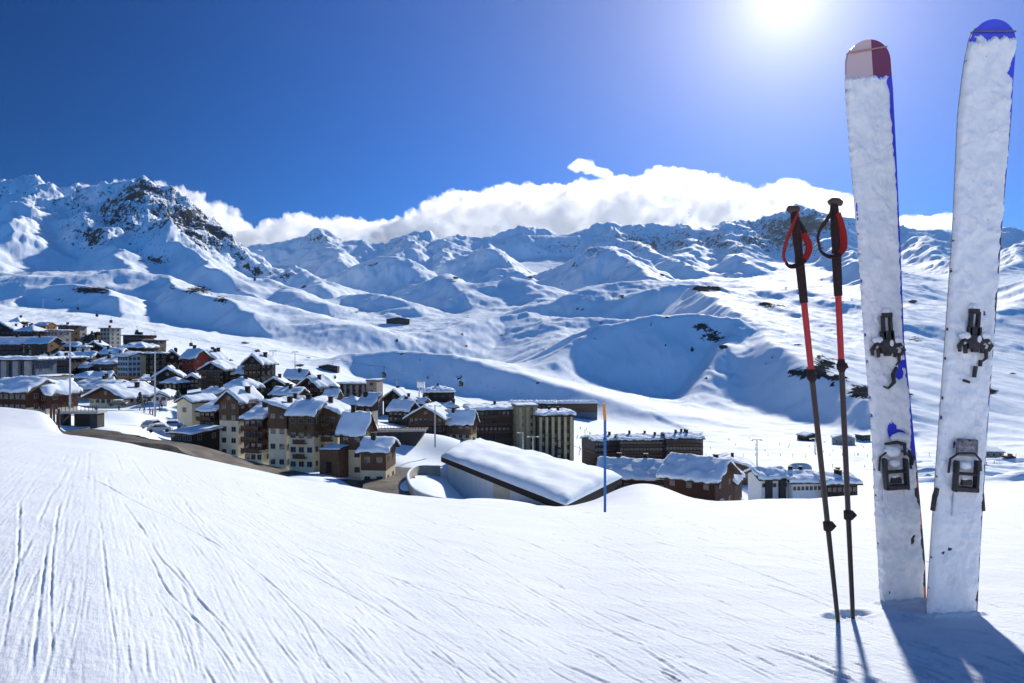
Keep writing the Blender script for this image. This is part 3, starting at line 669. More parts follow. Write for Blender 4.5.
H_('chalet', 'small house with smooth curved snow roof and cream foot', 356, 374, 395, 418, 'house', G1, yaw=-20, roof='shed', rh=.5, lo='cream', up='dark', split=.5, win=(2, 1), snow=.8, d=192)
H_('chalet', 'dark chalet with pointed gable left of the brown gabled chalet', 380, 408, 389, 414, 'chalet', G1, yaw=-15, roof='front', rh=.5, lo='dark', up='dark', split=0, win=(3, 2), snow=.8, over=1.5, d=268)
H_('chalet', 'low dark chalet with sagging snow roof behind the underpass', 384, 412, 401, 423, 'chalet', G1, yaw=-25, roof='side', rh=.5, lo='redbrown', up='dark', split=.4, win=(4, 2), snow=1., d=232)
H_('chalet', 'broad brown gabled chalet with row of balcony windows by the lamp mast', 404, 447, 405, 434, 'chalet', G1, yaw=-12, roof='front', rh=.5, lo='redbrown', up='brown', split=.5, win=(7, 2), side=3, balc=1, snow=.8, over=1.6, d=222)
H_('chalet', 'snow-roofed wing with ochre foot at the left end of the dark hotel', 441, 474, 411, 441, 'house', G1, yaw=-12, roof='side', rh=.5, lo='ochre', up='brown', split=.35, win=(4, 2), snow=.8, d=224)
H_('hotel', 'long dark hotel with grid of balcony windows beneath a curved snow roof', 470, 521, 408, 449, 'hotel', yaw=12, dep=16, roof='flat', lo='dark', up='dark', split=0, win=(11, 5), balc=2, snow=1.1, chim=1, d=250, ww=1.5, wh=1.5)
H_('tower_block', 'pair of ochre lift towers in the middle of the dark hotel', 516, 538, 405, 452, 'tower', yaw=12, dep=12, roof='flat', lo='ochre', up='ochre', split=0, win=(2, 6), snow=.4, chim=0, over=.3, d=246, vert=(3, 'ochre'))
H_('hotel', 'right wing of dark hotel with ochre piers and rough snow top', 536, 575, 413, 456, 'hotel', yaw=8, dep=14, roof='flat', lo='char', up='char', split=0, win=(9, 5), snow=1.3, chim=2, bare=.5, d=243, vert=(6, 'ochre'))
H_('long_building', 'long low building with flat snow roof behind the hotel tower', 509, 556, 402, 417, 'building', yaw=-4, dep=14, roof='flat', lo='dark', up='dark', split=0, win=(10, 2), snow=2.2, chim=0)
H_('long_building', 'curved end of low building with pale snow top right of the hotel roof', 552, 598, 402, 418, 'building', yaw=6, dep=16, roof='flat', lo='navy', up='brown', split=.4, win=(12, 2), snow=2.4, chim=0)  # navy lower wall: blue shade beneath the building put into its colour
H_('hut', 'small hut with rounded snow roof beside the white lift tower', 422, 456, 387, 401, 'hut', yaw=10, dep=14, roof='hip', rh=.4, lo='dark', up='dark', split=0, win=(4, 1), snow=1.2, chim=1, d=370)
# -- right of the flag pole
H_('hotel', 'big dark brown hotel with zigzag snowy eaves beyond the flag pole', 591, 625, 437, 470, 'hotel', 'wings of the big dark brown hotel', yaw=22, dep=12, roof='side', rh=.10, lo='redbrown', up='char', split=.7, win=(8, 5), snow=.9, chim=2, bare=.4, d=305)
H_('hotel', 'middle wing of the big dark brown hotel, widest part', 618, 668, 436, 473, 'hotel', 'wings of the big dark brown hotel', yaw=0, dep=12, roof='side', rh=.10, lo='redbrown', up='char', split=.7, win=(14, 5), balc=1, snow=.9, chim=3, bare=.4, d=300)
H_('hotel', 'right wing of the big dark brown hotel with blackened roof top', 664, 705, 434, 474, 'hotel', 'wings of the big dark brown hotel', yaw=-4, dep=12, roof='side', rh=.11, lo='char', up='char', split=0, win=(11, 5), balc=1, snow=.8, chim=4, bare=.5, d=296)
H_('long_building', 'long low chalet with smooth blue-shadowed snow roof in front of big hotel', 594, 668, 463, 496, 'chalet', yaw=-14, dep=13, roof='side', rh=.55, lo='redbrown', up='redbrown', split=0, win=(8, 1), snow=.9, chim=2, d=172)
H_('chalet', 'red-brown chalet with large tilted snow roof behind snow mound', 656, 722, 460, 512, 'chalet', 'red-brown chalets behind the snow mound', yaw=-36, dep=17, roof='side', rh=.4, lo='redbrown', up='redbrown', split=0, win=(3, 2), side=2, snow=.9, chim=1, d=150, over=1.4)
H_('chalet', 'small red-brown chalet with drooping snow cap next to the pale parade', 702, 737, 466, 512, 'chalet', 'red-brown chalets behind the snow mound', yaw=-30, dep=12, roof='front', rh=.35, lo='stone', up='redbrown', split=.3, win=(2, 2), side=2, snow=1., chim=0, d=158)
H_('hut', 'low hut with flat snowy roof behind the small red-brown chalet', 706, 756, 459, 484, 'hut', yaw=-12, dep=14, roof='front', rh=.45, lo='brown', up='brown', split=0, win=(3, 1), snow=.9, chim=1, d=235)
H_('apartment_building', 'cream and black terrace house with snow roof, left unit of the parade', 757, 792, 470, 510, 'terrace house', 'units of the cream and black parade', yaw=6, dep=15, roof='side', rh=.2, lo='white', up='white', split=0, win=(5, 2), snow=1.1, chim=0, d=205, vert=(2, 'char'), over=1.2)
H_('apartment_building', 'cream and black terrace house in the middle of the parade behind the poles', 788, 826, 474, 511, 'terrace house', 'units of the cream and black parade', yaw=6, dep=15, roof='side', rh=.2, lo='white', up='white', split=0, win=(7, 2), snow=1.1, chim=2, d=203, over=1.2)
H_('apartment_building', 'dark end unit of the parade with snow roof, nearest the left ski', 822, 862, 476, 511, 'terrace house', 'units of the cream and black parade', yaw=6, dep=15, roof='side', rh=.2, lo='white', up='dark', split=.4, win=(6, 2), side=2, snow=1.1, chim=3, d=201, over=1.2)
GH = 'valley floor huts'
H_('hut', 'small dark hut with snowy roof at the valley lift base left of the poles', 804, 822, 433, 441, 'hut', GH, yaw=15, dep=12, roof='front', rh=.4, lo='dark', up='dark', split=0, win=(3, 1), snow=1.0, chim=0)
H_('hut', 'long grey hut by the lift base seen between the two poles', 833, 855, 434, 445, 'hut', GH, yaw=-20, dep=14, roof='front', rh=.5, lo='grey', up='grey', split=0, win=(3, 1), snow=1.0, chim=0)
H_('hut', 'tiny black hut on the valley floor near the left ski', 861, 872, 435, 442, 'hut', GH, yaw=20, dep=8, roof='flat', lo='char', up='char', split=0, win=(2, 1), snow=.3, chim=0)
H_('hut', 'grey shelter with slanting roof on the valley floor right of the right ski', 984, 1004, 449, 458, 'hut', GH, yaw=-10, dep=10, roof='shed', rh=.4, lo='grey', up='grey', split=0, win=(3, 1), snow=.5, chim=0)
H_('hut', 'mountain restaurant, dark and low, alone on the high white plateau', 386, 410, 317, 324, 'hut', yaw=10, dep=20, roof='front', rh=.4, lo='dark', up='dark', split=0, win=(5, 1), snow=1.2, chim=1, over=1.5, d=spot(398, 324, 1400, 5000))
H_('hut', 'small dark lift hut on the snowfield above the residence roofs', 318, 338, 364, 371, 'hut', yaw=0, dep=12, roof='front', rh=.4, lo='dark', up='dark', split=0, win=(4, 1), snow=1., chim=1)
# -- left village, front row
H_('chalet', 'long brown chalet with cream foot at bottom left, wide snow roof', -20, 33, 379, 413, 'chalet', yaw=-8, dep=14, roof='side', rh=.42, lo='cream', up='redbrown', split=.25, win=(7, 2), snow=1.0, chim=0, d=150)
H_('chalet', 'brown chalet wing with peaked snow roof right of the long brown chalet', 26, 51, 383, 413, 'chalet', yaw=-14, dep=12, roof='front', rh=.35, lo='cream', up='redbrown', split=.22, win=(3, 2), side=2, snow=1.1, chim=0, d=153)
H_('house', 'small white cube house with three windows behind the brown chalets', 34, 47, 376, 395, 'house', yaw=-6, dep=8, roof='flat', lo='white', up='white', split=0, win=(3, 1), snow=.3, chim=0, d=178)
H_('station_building', 'grey framed glass building with white columns at left edge', -25, 38, 358, 392, 'station', yaw=-2, dep=9, roof='flat', lo='navy', up='navy', split=0, win=(10, 2), snow=.9, chim=0, d=205, vert=(5, 'grey'), ww=2.4, wh=2.4, over=1.8)
H_('chalet', 'low gabled chalet with cream wall and sweeping snow roof by the lamp mast', 80, 132, 385, 407, 'chalet', yaw=-16, dep=15, roof='front', rh=.62, lo='cream', up='brown', split=.7, win=(6, 1), snow=.9, chim=1, d=190, over=1.6)
H_('house', 'low house under a flat lilac snow roof behind the sweeping chalet', 66, 112, 381, 401, 'house', yaw=-8, dep=16, roof='side', rh=.45, lo='grey', up='grey', split=0, win=(6, 1), snow=1., chim=1, d=215)
H_('house', 'dark blue house with snowy hood beside the lamp mast', 72, 92, 372, 387, 'house', yaw=-10, dep=12, roof='hip', rh=.4, lo='navy', up='navy', split=0, win=(3, 2), snow=.9, chim=0, d=248)
H_('apartment_building', 'blue-grey apartment block with orange lower floors', 114, 132, 352, 388, 'apartment block', yaw=-24, dep=20, roof='side', rh=.12, lo='orange', up='bluegrey', split=.38, win=(4, 6), side=5, snow=.7, chim=0, d=245)
H_('apartment_building', 'orange and black apartment block right of the blue-grey one', 130, 151, 353, 387, 'apartment block', yaw=-18, dep=14, roof='flat', lo='orange', up='dark', split=.3, win=(4, 6), side=3, snow=.5, chim=0, d=250, vert=(2, 'ochre'))
H_('apartment_building', 'dark long block with pale snow terraces left of the blue-grey apartments', 88, 117, 356, 387, 'apartment block', yaw=-10, dep=14, roof='shed', rh=.3, lo='navy', up='char', split=.4, win=(7, 4), snow=.9, chim=1, d=262)
H_('apartment_building', 'black glazed block behind the left lamp mast', 46, 72, 357, 388, 'apartment block', yaw=-6, dep=14, roof='flat', lo='char', up='dark', split=.4, win=(6, 4), balc=1, snow=.7, chim=1, d=258)
H_('apartment_building', 'dark block with brown balconies and snow shelf in the middle of the left village', 66, 92, 352, 378, 'apartment block', yaw=4, dep=13, roof='side', rh=.3, lo='brown', up='dark', split=.4, win=(6, 3), balc=1, snow=.9, chim=1, d=300)
# second row
H_('apartment_building', 'long block with navy roof and orange-brown balconies at left edge', -22, 26, 337, 368, 'apartment block', yaw=-4, dep=15, roof='side', rh=.3, lo='brown', up='redbrown', split=.4, win=(12, 4), balc=1, snow=.25, chim=1, d=330)
H_('apartment_building', 'block with snow-striped navy roof and glowing orange balconies', 22, 50, 337, 366, 'apartment block', yaw=-4, dep=15, roof='side', rh=.28, lo='orange', up='brown', split=.45, win=(7, 4), balc=1, snow=.4, chim=1, d=325)
H_('apartment_building', 'black gabled block highest at the left edge', -14, 16, 322, 346, 'apartment block', G1, yaw=0, dep=14, roof='front', rh=.45, lo='dark', up='dark', split=0, win=(6, 3), snow=1., chim=2, d=400)
H_('apartment_building', 'black chalet block below the red hut', 12, 36, 325, 346, 'apartment block', G1, yaw=-8, dep=14, roof='hip', rh=.35, lo='dark', up='dark', split=0, win=(5, 3), snow=.5, chim=3, d=390)
H_('hut', 'small red-brown hut with a peaked cap on the skyline of the left village', 9, 20, 317, 330, 'hut', yaw=0, dep=8, roof='hip', rh=.4, lo='redbrown', up='redbrown', split=0, win=(2, 2), snow=.4, chim=1, d=420)
H_('house', 'orange timber house with snowy lower roof on the left skyline', 32, 48, 322, 336, 'house', yaw=-10, dep=12, roof='side', rh=.3, lo='orange', up='orange', split=0, win=(4, 2), snow=.5, chim=0, d=430)
H_('apartment_building', 'grey-green stone block between the orange house and cream tower', 46, 59, 330, 362, 'apartment block', yaw=-14, dep=14, roof='flat', lo='grey', up='grey', split=0, win=(3, 5), snow=.5, chim=0, d=350)
H_('apartment_building', 'cream and brown tower block with stepped top', 57, 68, 325, 357, 'apartment block', yaw=-14, dep=14, roof='flat', lo='cream', up='brown', split=.5, win=(3, 6), side=2, snow=.5, chim=1, d=370)
H_('apartment_building', 'pale stone tower block right beside the stepped tower', 66, 76, 326, 352, 'apartment block', yaw=-10, dep=14, roof='flat', lo='ochre', up='grey', split=.4, win=(3, 5), side=2, snow=.5, chim=0, d=380)
H_('chalet', 'dark chalet row on the skyline right of the pale tower', 78, 99, 332, 350, 'chalet', G1, yaw=-6, dep=14, roof='shedl', rh=.5, lo='dark', up='dark', split=0, win=(5, 2), snow=.5, chim=3, d=385)
H_('apartment_building', 'square grey tower block on the skyline of the left village', 99, 111, 328, 349, 'apartment block', yaw=-12, dep=13, roof='flat', lo='grey', up='grey', split=0, win=(3, 5), side=2, snow=.2, chim=1, d=380)
H_('chalet', 'small dark chalet with snow arc below the square grey tower', 84, 104, 341, 356, 'chalet', G1, yaw=10, dep=13, roof='front', rh=.5, lo='dark', up='dark', split=0, win=(4, 1), snow=1., chim=1, d=335)
H_('chalet', 'dark house with broad flat snow roof below the skyline block', 118, 146, 342, 357, 'chalet', G1, yaw=-6, dep=16, roof='hip', rh=.4, lo='grey', up='dark', split=.3, win=(6, 1), snow=1.1, chim=0, d=310)
H_('apartment_building', 'low charcoal block with many chimneys on the skyline', 122, 144, 335, 350, 'apartment block', yaw=-6, dep=14, roof='flat', lo='char', up='redbrown', split=.5, win=(7, 2), snow=.3, chim=4, d=345)
H_('apartment_building', 'plum coloured block at the right end of the skyline row', 143, 157, 340, 356, 'apartment block', yaw=-6, dep=12, roof='flat', lo='redbrown', up='char', split=.5, win=(4, 3), snow=.2, chim=0, d=340)
H_('house', 'low brown house with lumpy snow roof in front of the charcoal blocks', 100, 122, 348, 362, 'house', G1, yaw=6, dep=12, roof='side', rh=.45, lo='brown', up='brown', split=0, win=(5, 1), snow=1., chim=1, d=300)
# -- between left village and residence
H_('chalet', 'red chalet with large tilted snow roof left of the gabled hotel', 159, 185, 350, 378, 'chalet', G1, yaw=24, dep=14, roof='front', rh=.45, lo='dark', up='redbrown', split=.35, win=(4, 2), snow=1., chim=2, d=262)
H_('chalet', 'bright red-walled chalet with stepped snow roof', 179, 197, 349, 376, 'chalet', G1, yaw=-16, dep=12, roof='side', rh=.4, lo='red', up='red', split=0, win=(3, 2), snow=1., chim=1, d=258)
H_('chalet', 'brown gabled chalet peeking over the left end of the balconied hotel', 194, 220, 350, 378, 'chalet', G1, yaw=-12, dep=12, roof='front', rh=.4, lo='dark', up='brown', split=.3, win=(4, 2), snow=1., chim=3, d=266)
H_('hotel', 'dark hotel with white balcony lattice under pointed snow gable', 197, 227, 361, 393, 'hotel', yaw=-10, dep=14, roof='front', rh=.3, lo='dark', up='dark', split=0, win=(7, 4), balc=1, snow=.9, chim=1, d=222)
H_('hotel', 'low middle wing of the balconied hotel with snow roof', 224, 246, 366, 391, 'hotel', yaw=-6, dep=13, roof='side', rh=.35, lo='dark', up='dark', split=0, win=(6, 3), balc=1, snow=.9, chim=0, d=226)
H_('hotel', 'right gabled end of the balconied hotel, black with tiers of windows', 241, 264, 354, 391, 'hotel', yaw=-14, dep=14, roof='front', rh=.28, lo='cream', up='dark', split=.15, win=(4, 4), side=3, balc=1, snow=.9, chim=1, d=220)
H_('chalet', 'dark chalet with square snow roof above the children slope', 153, 182, 367, 390, 'chalet', G1, yaw=18, dep=12, roof='front', rh=.5, lo='dark', up='dark', split=0, win=(4, 1), snow=1., chim=1, d=226)
H_('house', 'little white-fronted hut on the snow right of the second lamp mast', 152, 168, 391, 402, 'hut', yaw=10, dep=8, roof='front', rh=.5, lo='white', up='white', split=0, win=(2, 1), snow=.8, chim=0, d=190)
H_('chalet', 'snow-smothered blue-shadowed chalet right behind the brown gable', 218, 247, 378, 400, 'chalet', G1, yaw=-20, dep=12, roof='hip', rh=.5, lo='navy', up='dark', split=.4, win=(4, 1), snow=1.2, chim=1, d=204)
H_('chalet', 'dark chalet under the right wing of the balconied hotel', 268, 300, 388, 410, 'chalet', G1, yaw=-4, dep=12, roof='side', rh=.35, lo='stone', up='dark', split=.4, win=(6, 2), snow=.6, chim=2, d=212)

# round window on the residence end
# -- long sports hall with big snow roof
def hall():
    d0 = 118.
    t = empty('sports_hall', 'long low hall with huge smooth snow roof and pale wall just below the piste', 'hall', at(560, 512, 112))
    inv = t.location.copy()
    # roof quad corners in world: left-near, left-far, right-far, right-near
    A = at(441, 457, 150); B = at(478, 441, 190); C = at(622, 478, 128); D = at(566, 506, 100)
    def lattice(off, n=28, m_=20, bul=0., seed=3):
        vs = []
        for j in range(m_ + 1):
            for i in range(n + 1):
                u = i / n; v = j / m_; a = A.lerp(D, u); b = B.lerp(C, u); p = a.lerp(b, v)
                e = min(u, 1 - u) * n / 2; e2 = min(v, 1 - v) * m_ / 2; q = min(1, e, e2)
                z = off + bul * (.3 + .7 * math.sqrt(max(0, 1 - (1 - q) ** 2))) + (bul * .5 * float(fbm(np.array(u * 9 + seed), np.array(v * 6), 5)) if bul else 0)
                if bul: z += .9 * math.sin(math.pi * v) ** .8
                vs.append(p + Vector((0, 0, z)) - inv)
        return vs, n, m_
    def closed(off0, off1, bul0, bul1, mt, nm, par):
        v0, n, m_ = lattice(off0, bul=bul0); v1, _, _ = lattice(off1, bul=bul1); W = n + 1; K = len(v0); fs = []
        for j in range(m_):
            for i in range(n):
                a = j * W + i; fs += [(a, a + W, a + 1 + W, a + 1), (K + a, K + a + 1, K + a + 1 + W, K + a + W)]
        for i in range(n): fs += [(i, i + 1, K + i + 1, K + i)]; a = m_ * W + i; fs += [(a, K + a, K + a + 1, a + 1)]
        for j in range(m_): a = j * W; fs += [(a, K + a, K + a + W, a + W)]; a += n; fs += [(a, a + W, K + a + W, K + a)]
        return MB().add(v0 + v1, fs, 0, bul1 > 0).obj(nm, M_[mt], par)
    rf = closed(-1.0, 0, 0, 0, 'dark', 'roof', t); closed(.05, .05, 0, 1.0, 'snow', 'snow_cover', rf)
    # walls under the eaves
    def wall(P, Q, nm, mt, inset, h0=-.95, h=7, th=.4, u0=0, u1=1, proud=0):
        c = (A + B + C + D) / 4; n_ = Vector((Q.y - P.y, -(Q.x - P.x), 0)).normalized()
        if n_.dot(c - (P + Q) / 2) < 0: n_ = -n_
        a = P.lerp(Q, u0) + n_ * (inset - proud) - inv; b = P.lerp(Q, u1) + n_ * (inset - proud) - inv
        vs = [a + Vector((0, 0, h0)), b + Vector((0, 0, h0)), b + n_ * th + Vector((0, 0, h0)), a + n_ * th + Vector((0, 0, h0))]
        vs += [v + Vector((0, 0, -h)) for v in vs]
        MB().add(vs, [(0, 1, 2, 3), (7, 6, 5, 4), (0, 4, 5, 1), (1, 5, 6, 2), (2, 6, 7, 3), (3, 7, 4, 0)]).obj(nm, M_[mt], t)
    wall(A, D, 'wall', 'white', 1.2, u0=.02, u1=.98); wall(D, C, 'wall', 'dark', 1.0, u0=.03, u1=.97); wall(B, C, 'wall', 'concrete', 1.2, u0=.02, u1=.98); wall(A, B, 'wall', 'white', 1.2, u0=.04, u1=.96)
    wall(A, D, 'door', 'cream', 1.2, u0=.47, u1=.60, proud=.06)
    return t
hall()

# -- underpass with dark retaining walls, curved road, round pit wall
def surf_strip(pts, w, n=60, dz=.12):
    """ribbon lying on the terrain through world points"""
    P = [Vector(p) for p in pts]; out = []
    for k in range(n + 1):
        s = k / n * (len(P) - 1); i = min(int(s), len(P) - 2); t = s - i
        p0 = P[max(i - 1, 0)]; p1 = P[i]; p2 = P[i + 1]; p3 = P[min(i + 2, len(P) - 1)]
        out.append(.5 * ((2 * p1) + (p2 - p0) * t + (2 * p0 - 5 * p1 + 4 * p2 - p3) * t * t + (3 * p1 - p0 - 3 * p2 + p3) * t ** 3))
    return out
def flatten(pts, w, z=None):
    pass
def road(name, pts, w, n=70, thick=1.4, mat='asphalt'):
    c = surf_strip(pts, w, n); vs = []; fs = []; K = 6
    for i, p in enumerate(c):
        t = (c[min(i + 1, n)] - c[max(i - 1, 0)]); t.z = 0; t.normalize(); q = Vector((-t.y, t.x, 0))
        for k in range(K + 1): vs.append(p + q * w * (k / K - .5))
        for k in range(K + 1): vs.append(p + q * w * 1.0 * (k / K - .5) - Vector((0, 0, thick)))
    W = 2 * (K + 1)
    for i in range(n):
        for k in range(K):
            a = i * W + k; fs.append((a, a + 1, a + 1 + W, a + W)); a += K + 1; fs.append((a, a + W, a + 1 + W, a + 1))
        a = i * W; fs.append((a, a + W, a + W + K + 1, a + K + 1)); a += K; fs.append((a, a + K + 1, a + W + K + 1, a + W))
    o = MB().add(vs, fs).obj(name, M_[mat]); o['kind'] = 'structure'; return o
def gp(px, py, dz=.3, d=None):
    d = d or spot(px, py, 70.); x = (px - CX) / F * d; return Vector((x, d, max(ground(x, d), (CY - py) / F * d) + dz))
def ap(px, py, d): return at(px, py, d)
road('road', [ap(60, 432, 125), ap(100, 436, 122), ap(140, 439, 124), ap(180, 446, 128), ap(225, 459, 130), ap(275, 473, 132), ap(330, 484, 132), ap(385, 488, 130)], 11, 80)
road('road', [ap(372, 500, 118), ap(390, 489, 124), ap(390, 474, 145), ap(400, 463, 163), ap(425, 456, 178), ap(452, 454, 182)], 10, 70)
def curved_wall(name, label, pts, h, th, mat, cat='wall', snowcap=.5):
    c = surf_strip(pts, 0, 40); vs = []; sv = []
    inv = c[len(c) // 2].copy(); inv.z -= h
    for i, p in enumerate(c):
        t = c[min(i + 1, 40)] - c[max(i - 1, 0)]; t.z = 0; t.normalize(); q = Vector((-t.y, t.x, 0)) * th / 2
        for s, z in ((-1, 0), (1, 0), (1, -h), (-1, -h)): vs.append(p + q * s + Vector((0, 0, z)) - inv)
        for s, z in ((-1.25, .02), (1.25, .02), (.7, snowcap), (-.7, snowcap)): sv.append(p + q * s + Vector((0, 0, z)) - inv)
    fs = [(i * 4 + j, i * 4 + (j + 1) % 4, i * 4 + 4 + (j + 1) % 4, i * 4 + 4 + j) for i in range(40) for j in range(4)] + [(0, 1, 2, 3), (163, 162, 161, 160)]
    t = empty(name, label, cat, inv); MB().add(vs, fs).obj('wall_panel', M_[mat], t); MB().add(sv, fs, 0, True).obj('snow_cap', M_['snow'], t); return t
curved_wall('retaining_wall', 'curved grey retaining wall around the snowy bank beside the bend in the road', [ap(440, 466, 150), ap(418, 466, 146), ap(408, 474, 132), ap(414, 488, 118), ap(436, 497, 112), ap(470, 501, 108)], 3.5, .4, 'grey', snowcap=.10)
def underpass():
    t = empty('underpass', 'dark underpass mouth with railing under the snowy bank behind the road bend', 'underpass', ap(398, 456, 178))
    z1 = 6.; L = 7.2
    m = MB(); vs = [(-6.5, 0, z1), (6.8, 0, z1 + .2), (2.2, 0, -1), (-2.6, 0, -1), (-6.5, 9, z1), (6.8, 9, z1 + .2), (2.2, 9, -1), (-2.6, 9, -1)]
    m.add(vs, [(0, 1, 2, 3), (7, 6, 5, 4), (0, 4, 5, 1), (1, 5, 6, 2), (2, 6, 7, 3), (3, 7, 4, 0)]); m.obj('portal_wall', M_['char'], t)
    m = MB(); m.box(-6.7, 7.0, -.35, .35, z1 + .25, z1 + .7); m.obj('beam', M_['concrete'], t)
    m = MB()
    for k in range(18): x = -6.5 + k * .78; m.box(x - .04, x + .04, -.04, .04, z1 + .72, z1 + 1.7)
    m.box(-6.6, 6.9, -.05, .05, z1 + 1.7, z1 + 1.78); m.obj('railing', M_['darkmetal'], t)
underpass()
def left_bridge():
    t = empty('footbridge', 'dark snow-edged footbridge crossing above the road at left', 'bridge', ap(80, 413, 138))
    m = MB(); m.box(-4.2, 4.4, -1.6, 1.6, 0, .5); m.obj('deck', M_['concrete'], t)
    m = MB()
    for k in range(12): x = -4.2 + k * .76; m.box(x - .04, x + .04, -1.55, -1.47, .5, 1.5)
    m.box(-4.2, 4.4, -1.57, -1.45, 1.5, 1.58); m.obj('railing', M_['darkmetal'], t)
    for x in (-3.2, 3.4): MB().box(x - .7, x + .7, -1.2, 1.2, -5, 0).obj('pier', M_['char'], t)
    MB().box(-2.4, 2.6, 2.0, 2.6, -5, -.02).obj('back_wall', M_['char'], t)
left_bridge()

# -- masts, pylons, cabins
def lamp(px, ytop, ybase, d, label, arms=2):
    z = (ybase - ytop) / F * d; t = empty('lamp_mast', label, 'lamp mast', ap(px, ybase, d), 0, 'lamp masts of the village')
    MB().tube([(0, 0, -1.5), (0, 0, z)], [.22, .13], 10).obj('pole', M_['metal'], t)
    for s in (-1, 1)[:arms]:
        b = MB(); b.box(min(0, s * 1.3), max(0, s * 1.3), -.06, .06, z - .3, z - .18); b.box(s * 1.3 - .35, s * 1.3 + .35, -.3, .3, z - .34, z - .1); b.obj('lamp_head', M_['metal'], t)
lamp(70, 341, 411, 150, 'tall white lamp mast rising between the village roofs at left')
lamp(155, 351, 410, 160, 'tall white lamp mast left of the plain cream tower')
lamp(435, 405, 441, 172, 'grey lamp mast in front of the broad brown gabled chalet')
lamp(533, 436, 458, 190, 'short lamp mast in front of the ochre hotel tower')
lamp(523, 432, 455, 192, 'thin dark lamp mast just left of the hotel tower foot', 1)
def pylon(px, ytop, ybase, label, d=None, scale=1.):
    d = d or spot(px, ybase); g = ground((px - CX) / F * d, d); z = (CY - ytop) / F * d - g
    t = empty('lift_pylon', label, 'lift pylon', ((px - CX) / F * d, d, g), 0, 'ski lift pylons')
    MB().tube([(0, 0, -2), (0, 0, z)], [.5 * scale, .32 * scale], 10).obj('column', M_['metal'], t)
    a = 3.2 * scale
    m = MB(); m.box(-a, a, -.25, .25, z, z + .5).box(-a - .3, -a + .3, -1.6, 1.6, z - .45, z - .02).box(a - .3, a + .3, -1.6, 1.6, z - .45, z - .02); m.obj('crossarm', M_['darkmetal'], t)
    return t, z
PY = [(757, 440, 466, 'T shaped lift pylon on the valley floor right of the big hotel'), (815, 439, 453, 'small lift pylon just left of the left ski pole'), (273, 351, 373, 'lift pylon on the snow above the balconied hotel'),
 (295, 352, 370, 'slim lift pylon right of the one above the balconied hotel'), (43, 298, 308, 'tiny lift pylon on the hill above the left village'), (397, 380, 392, 'small lift pylon by the dark cabin above the terrace block'),
 (371, 366, 378, 'lift pylon on the blue-shadowed slope above the stair tower'), (643, 252, 258, 'distant lift pylon on the ridge right of the pyramid peak')]
for p in PY: pylon(p[0], p[1], p[2], p[3], spot(643, 258, 1500, 6000) if p[0] == 643 else None, 2.2 if p[0] == 643 else 1.)
def lift_tower():
    d = 340; t = empty('lift_tower', 'white double-legged lift tower with boxy head above the village centre', 'lift tower', ap(421, 404, d))
    z = 22 / F * d
    for s in (-1, 1): MB().tube([(s * 1.3, 0, -3), (s * .8, 0, z * .75)], [.4, .3], 8).obj('leg', M_['metal'], t)
    MB().box(-1.8, 1.8, -1.2, 1.2, z * .75, z).obj('head', M_['white'], t); MB().box(-2.4, 2.4, -.5, .5, z, z + .5).obj('crossarm', M_['metal'], t)
lift_tower()
# gondola line
def cabin_mesh(s=1.):
    m = MB(); n = 12; prof = [(0, -1.6), (.9, -1.55), (1.15, -1.0), (1.2, -.2), (1.05, .6), (.7, .9), (0, .95)]
    vs = [(r * math.cos(2 * math.pi * k / n) * s, r * math.sin(2 * math.pi * k / n) * s, z * s) for r, z in prof for k in range(n)]
    m.add(vs, [(i * n + k, i * n + (k + 1) % n, (i + 1) * n + (k + 1) % n, (i + 1) * n + k) for i in range(len(prof) - 1) for k in range(n)], 0, True)
    return m.mesh('cabin_body', M_['char'])
cm = cabin_mesh(); hm = MB().box(-.08, .08, -.08, .08, .9, 3.2).box(-.5, .5, -.12, .12, 3.2, 3.4).mesh('hanger', M_['darkmetal']); wmsh = MB().tube([(0, 0, -.75), (0, 0, .35)], [1.2, 1.16], 12).mesh('window_band', M_['glass'])
CAB = [(78, 308, 620, 'highest, at the left edge above the skyline huts'), (97, 315, 590, 'second from the left above the square grey tower'), (111, 321, 565, 'third, just above the square grey tower'), (137, 331, 535, 'over the low charcoal block'),
 (155, 336, 510, 'over the plum coloured block'), (191, 344, 470, 'above the bright red-walled chalet'), (384, 374, 330, 'above the stone stair tower'), (461, 383, 330, 'against the blue slope right of the white lift tower'), (558, 450, 236, 'low in front of the right hotel wing')]
ctop = []
for px, py, d, w in CAB:
    t = empty('gondola_cabin', 'dark egg-shaped gondola cabin ' + w, 'gondola cabin', ap(px, py, d), .3, 'gondola cabins on the cable')
    for nm, me in (('cabin_body', cm), ('hanger', hm), ('window_band', wmsh)): link(nm, me, t)
    ctop.append(ap(px, py, d) + Vector((0, 0, 3.3)))
tag(MB().tube([ap(40, 296, 700)] + ctop[:7] + [ctop[8], ap(640, 470, 150)], .05, 5).obj('lift_cable', M_['darkmetal']), 'thin gondola cable sloping from upper left down over the village', 'cable')

# -- slalom / flag pole near the slope crest
def flagpole():
    p = piste(605, 511); p.z -= .3; d = p.y; z = 121 / F * d
    t = empty('marker_pole', 'tall thin piste marker pole, orange on top and blue below, standing on the slope crest', 'marker pole', p)
    MB().tube([(0, 0, 0), (0, 0, z * .86)], .0019 * d, 10).obj('lower_shaft', pmat('blue_pole_paint', (.03, .15, .42), .5, .15, 3), t)
    MB().tube([(0, 0, z * .86), (-.03, 0, z * 1.0)], .0021 * d, 10).obj('upper_shaft', pmat('orange_pole_paint', (.75, .25, .03), .5, .15, 3), t)
    MB().tube([(0, 0, z * .70), (0, 0, z * .715)], .003 * d, 10).obj('collar', M_['navy'], t)
flagpole()

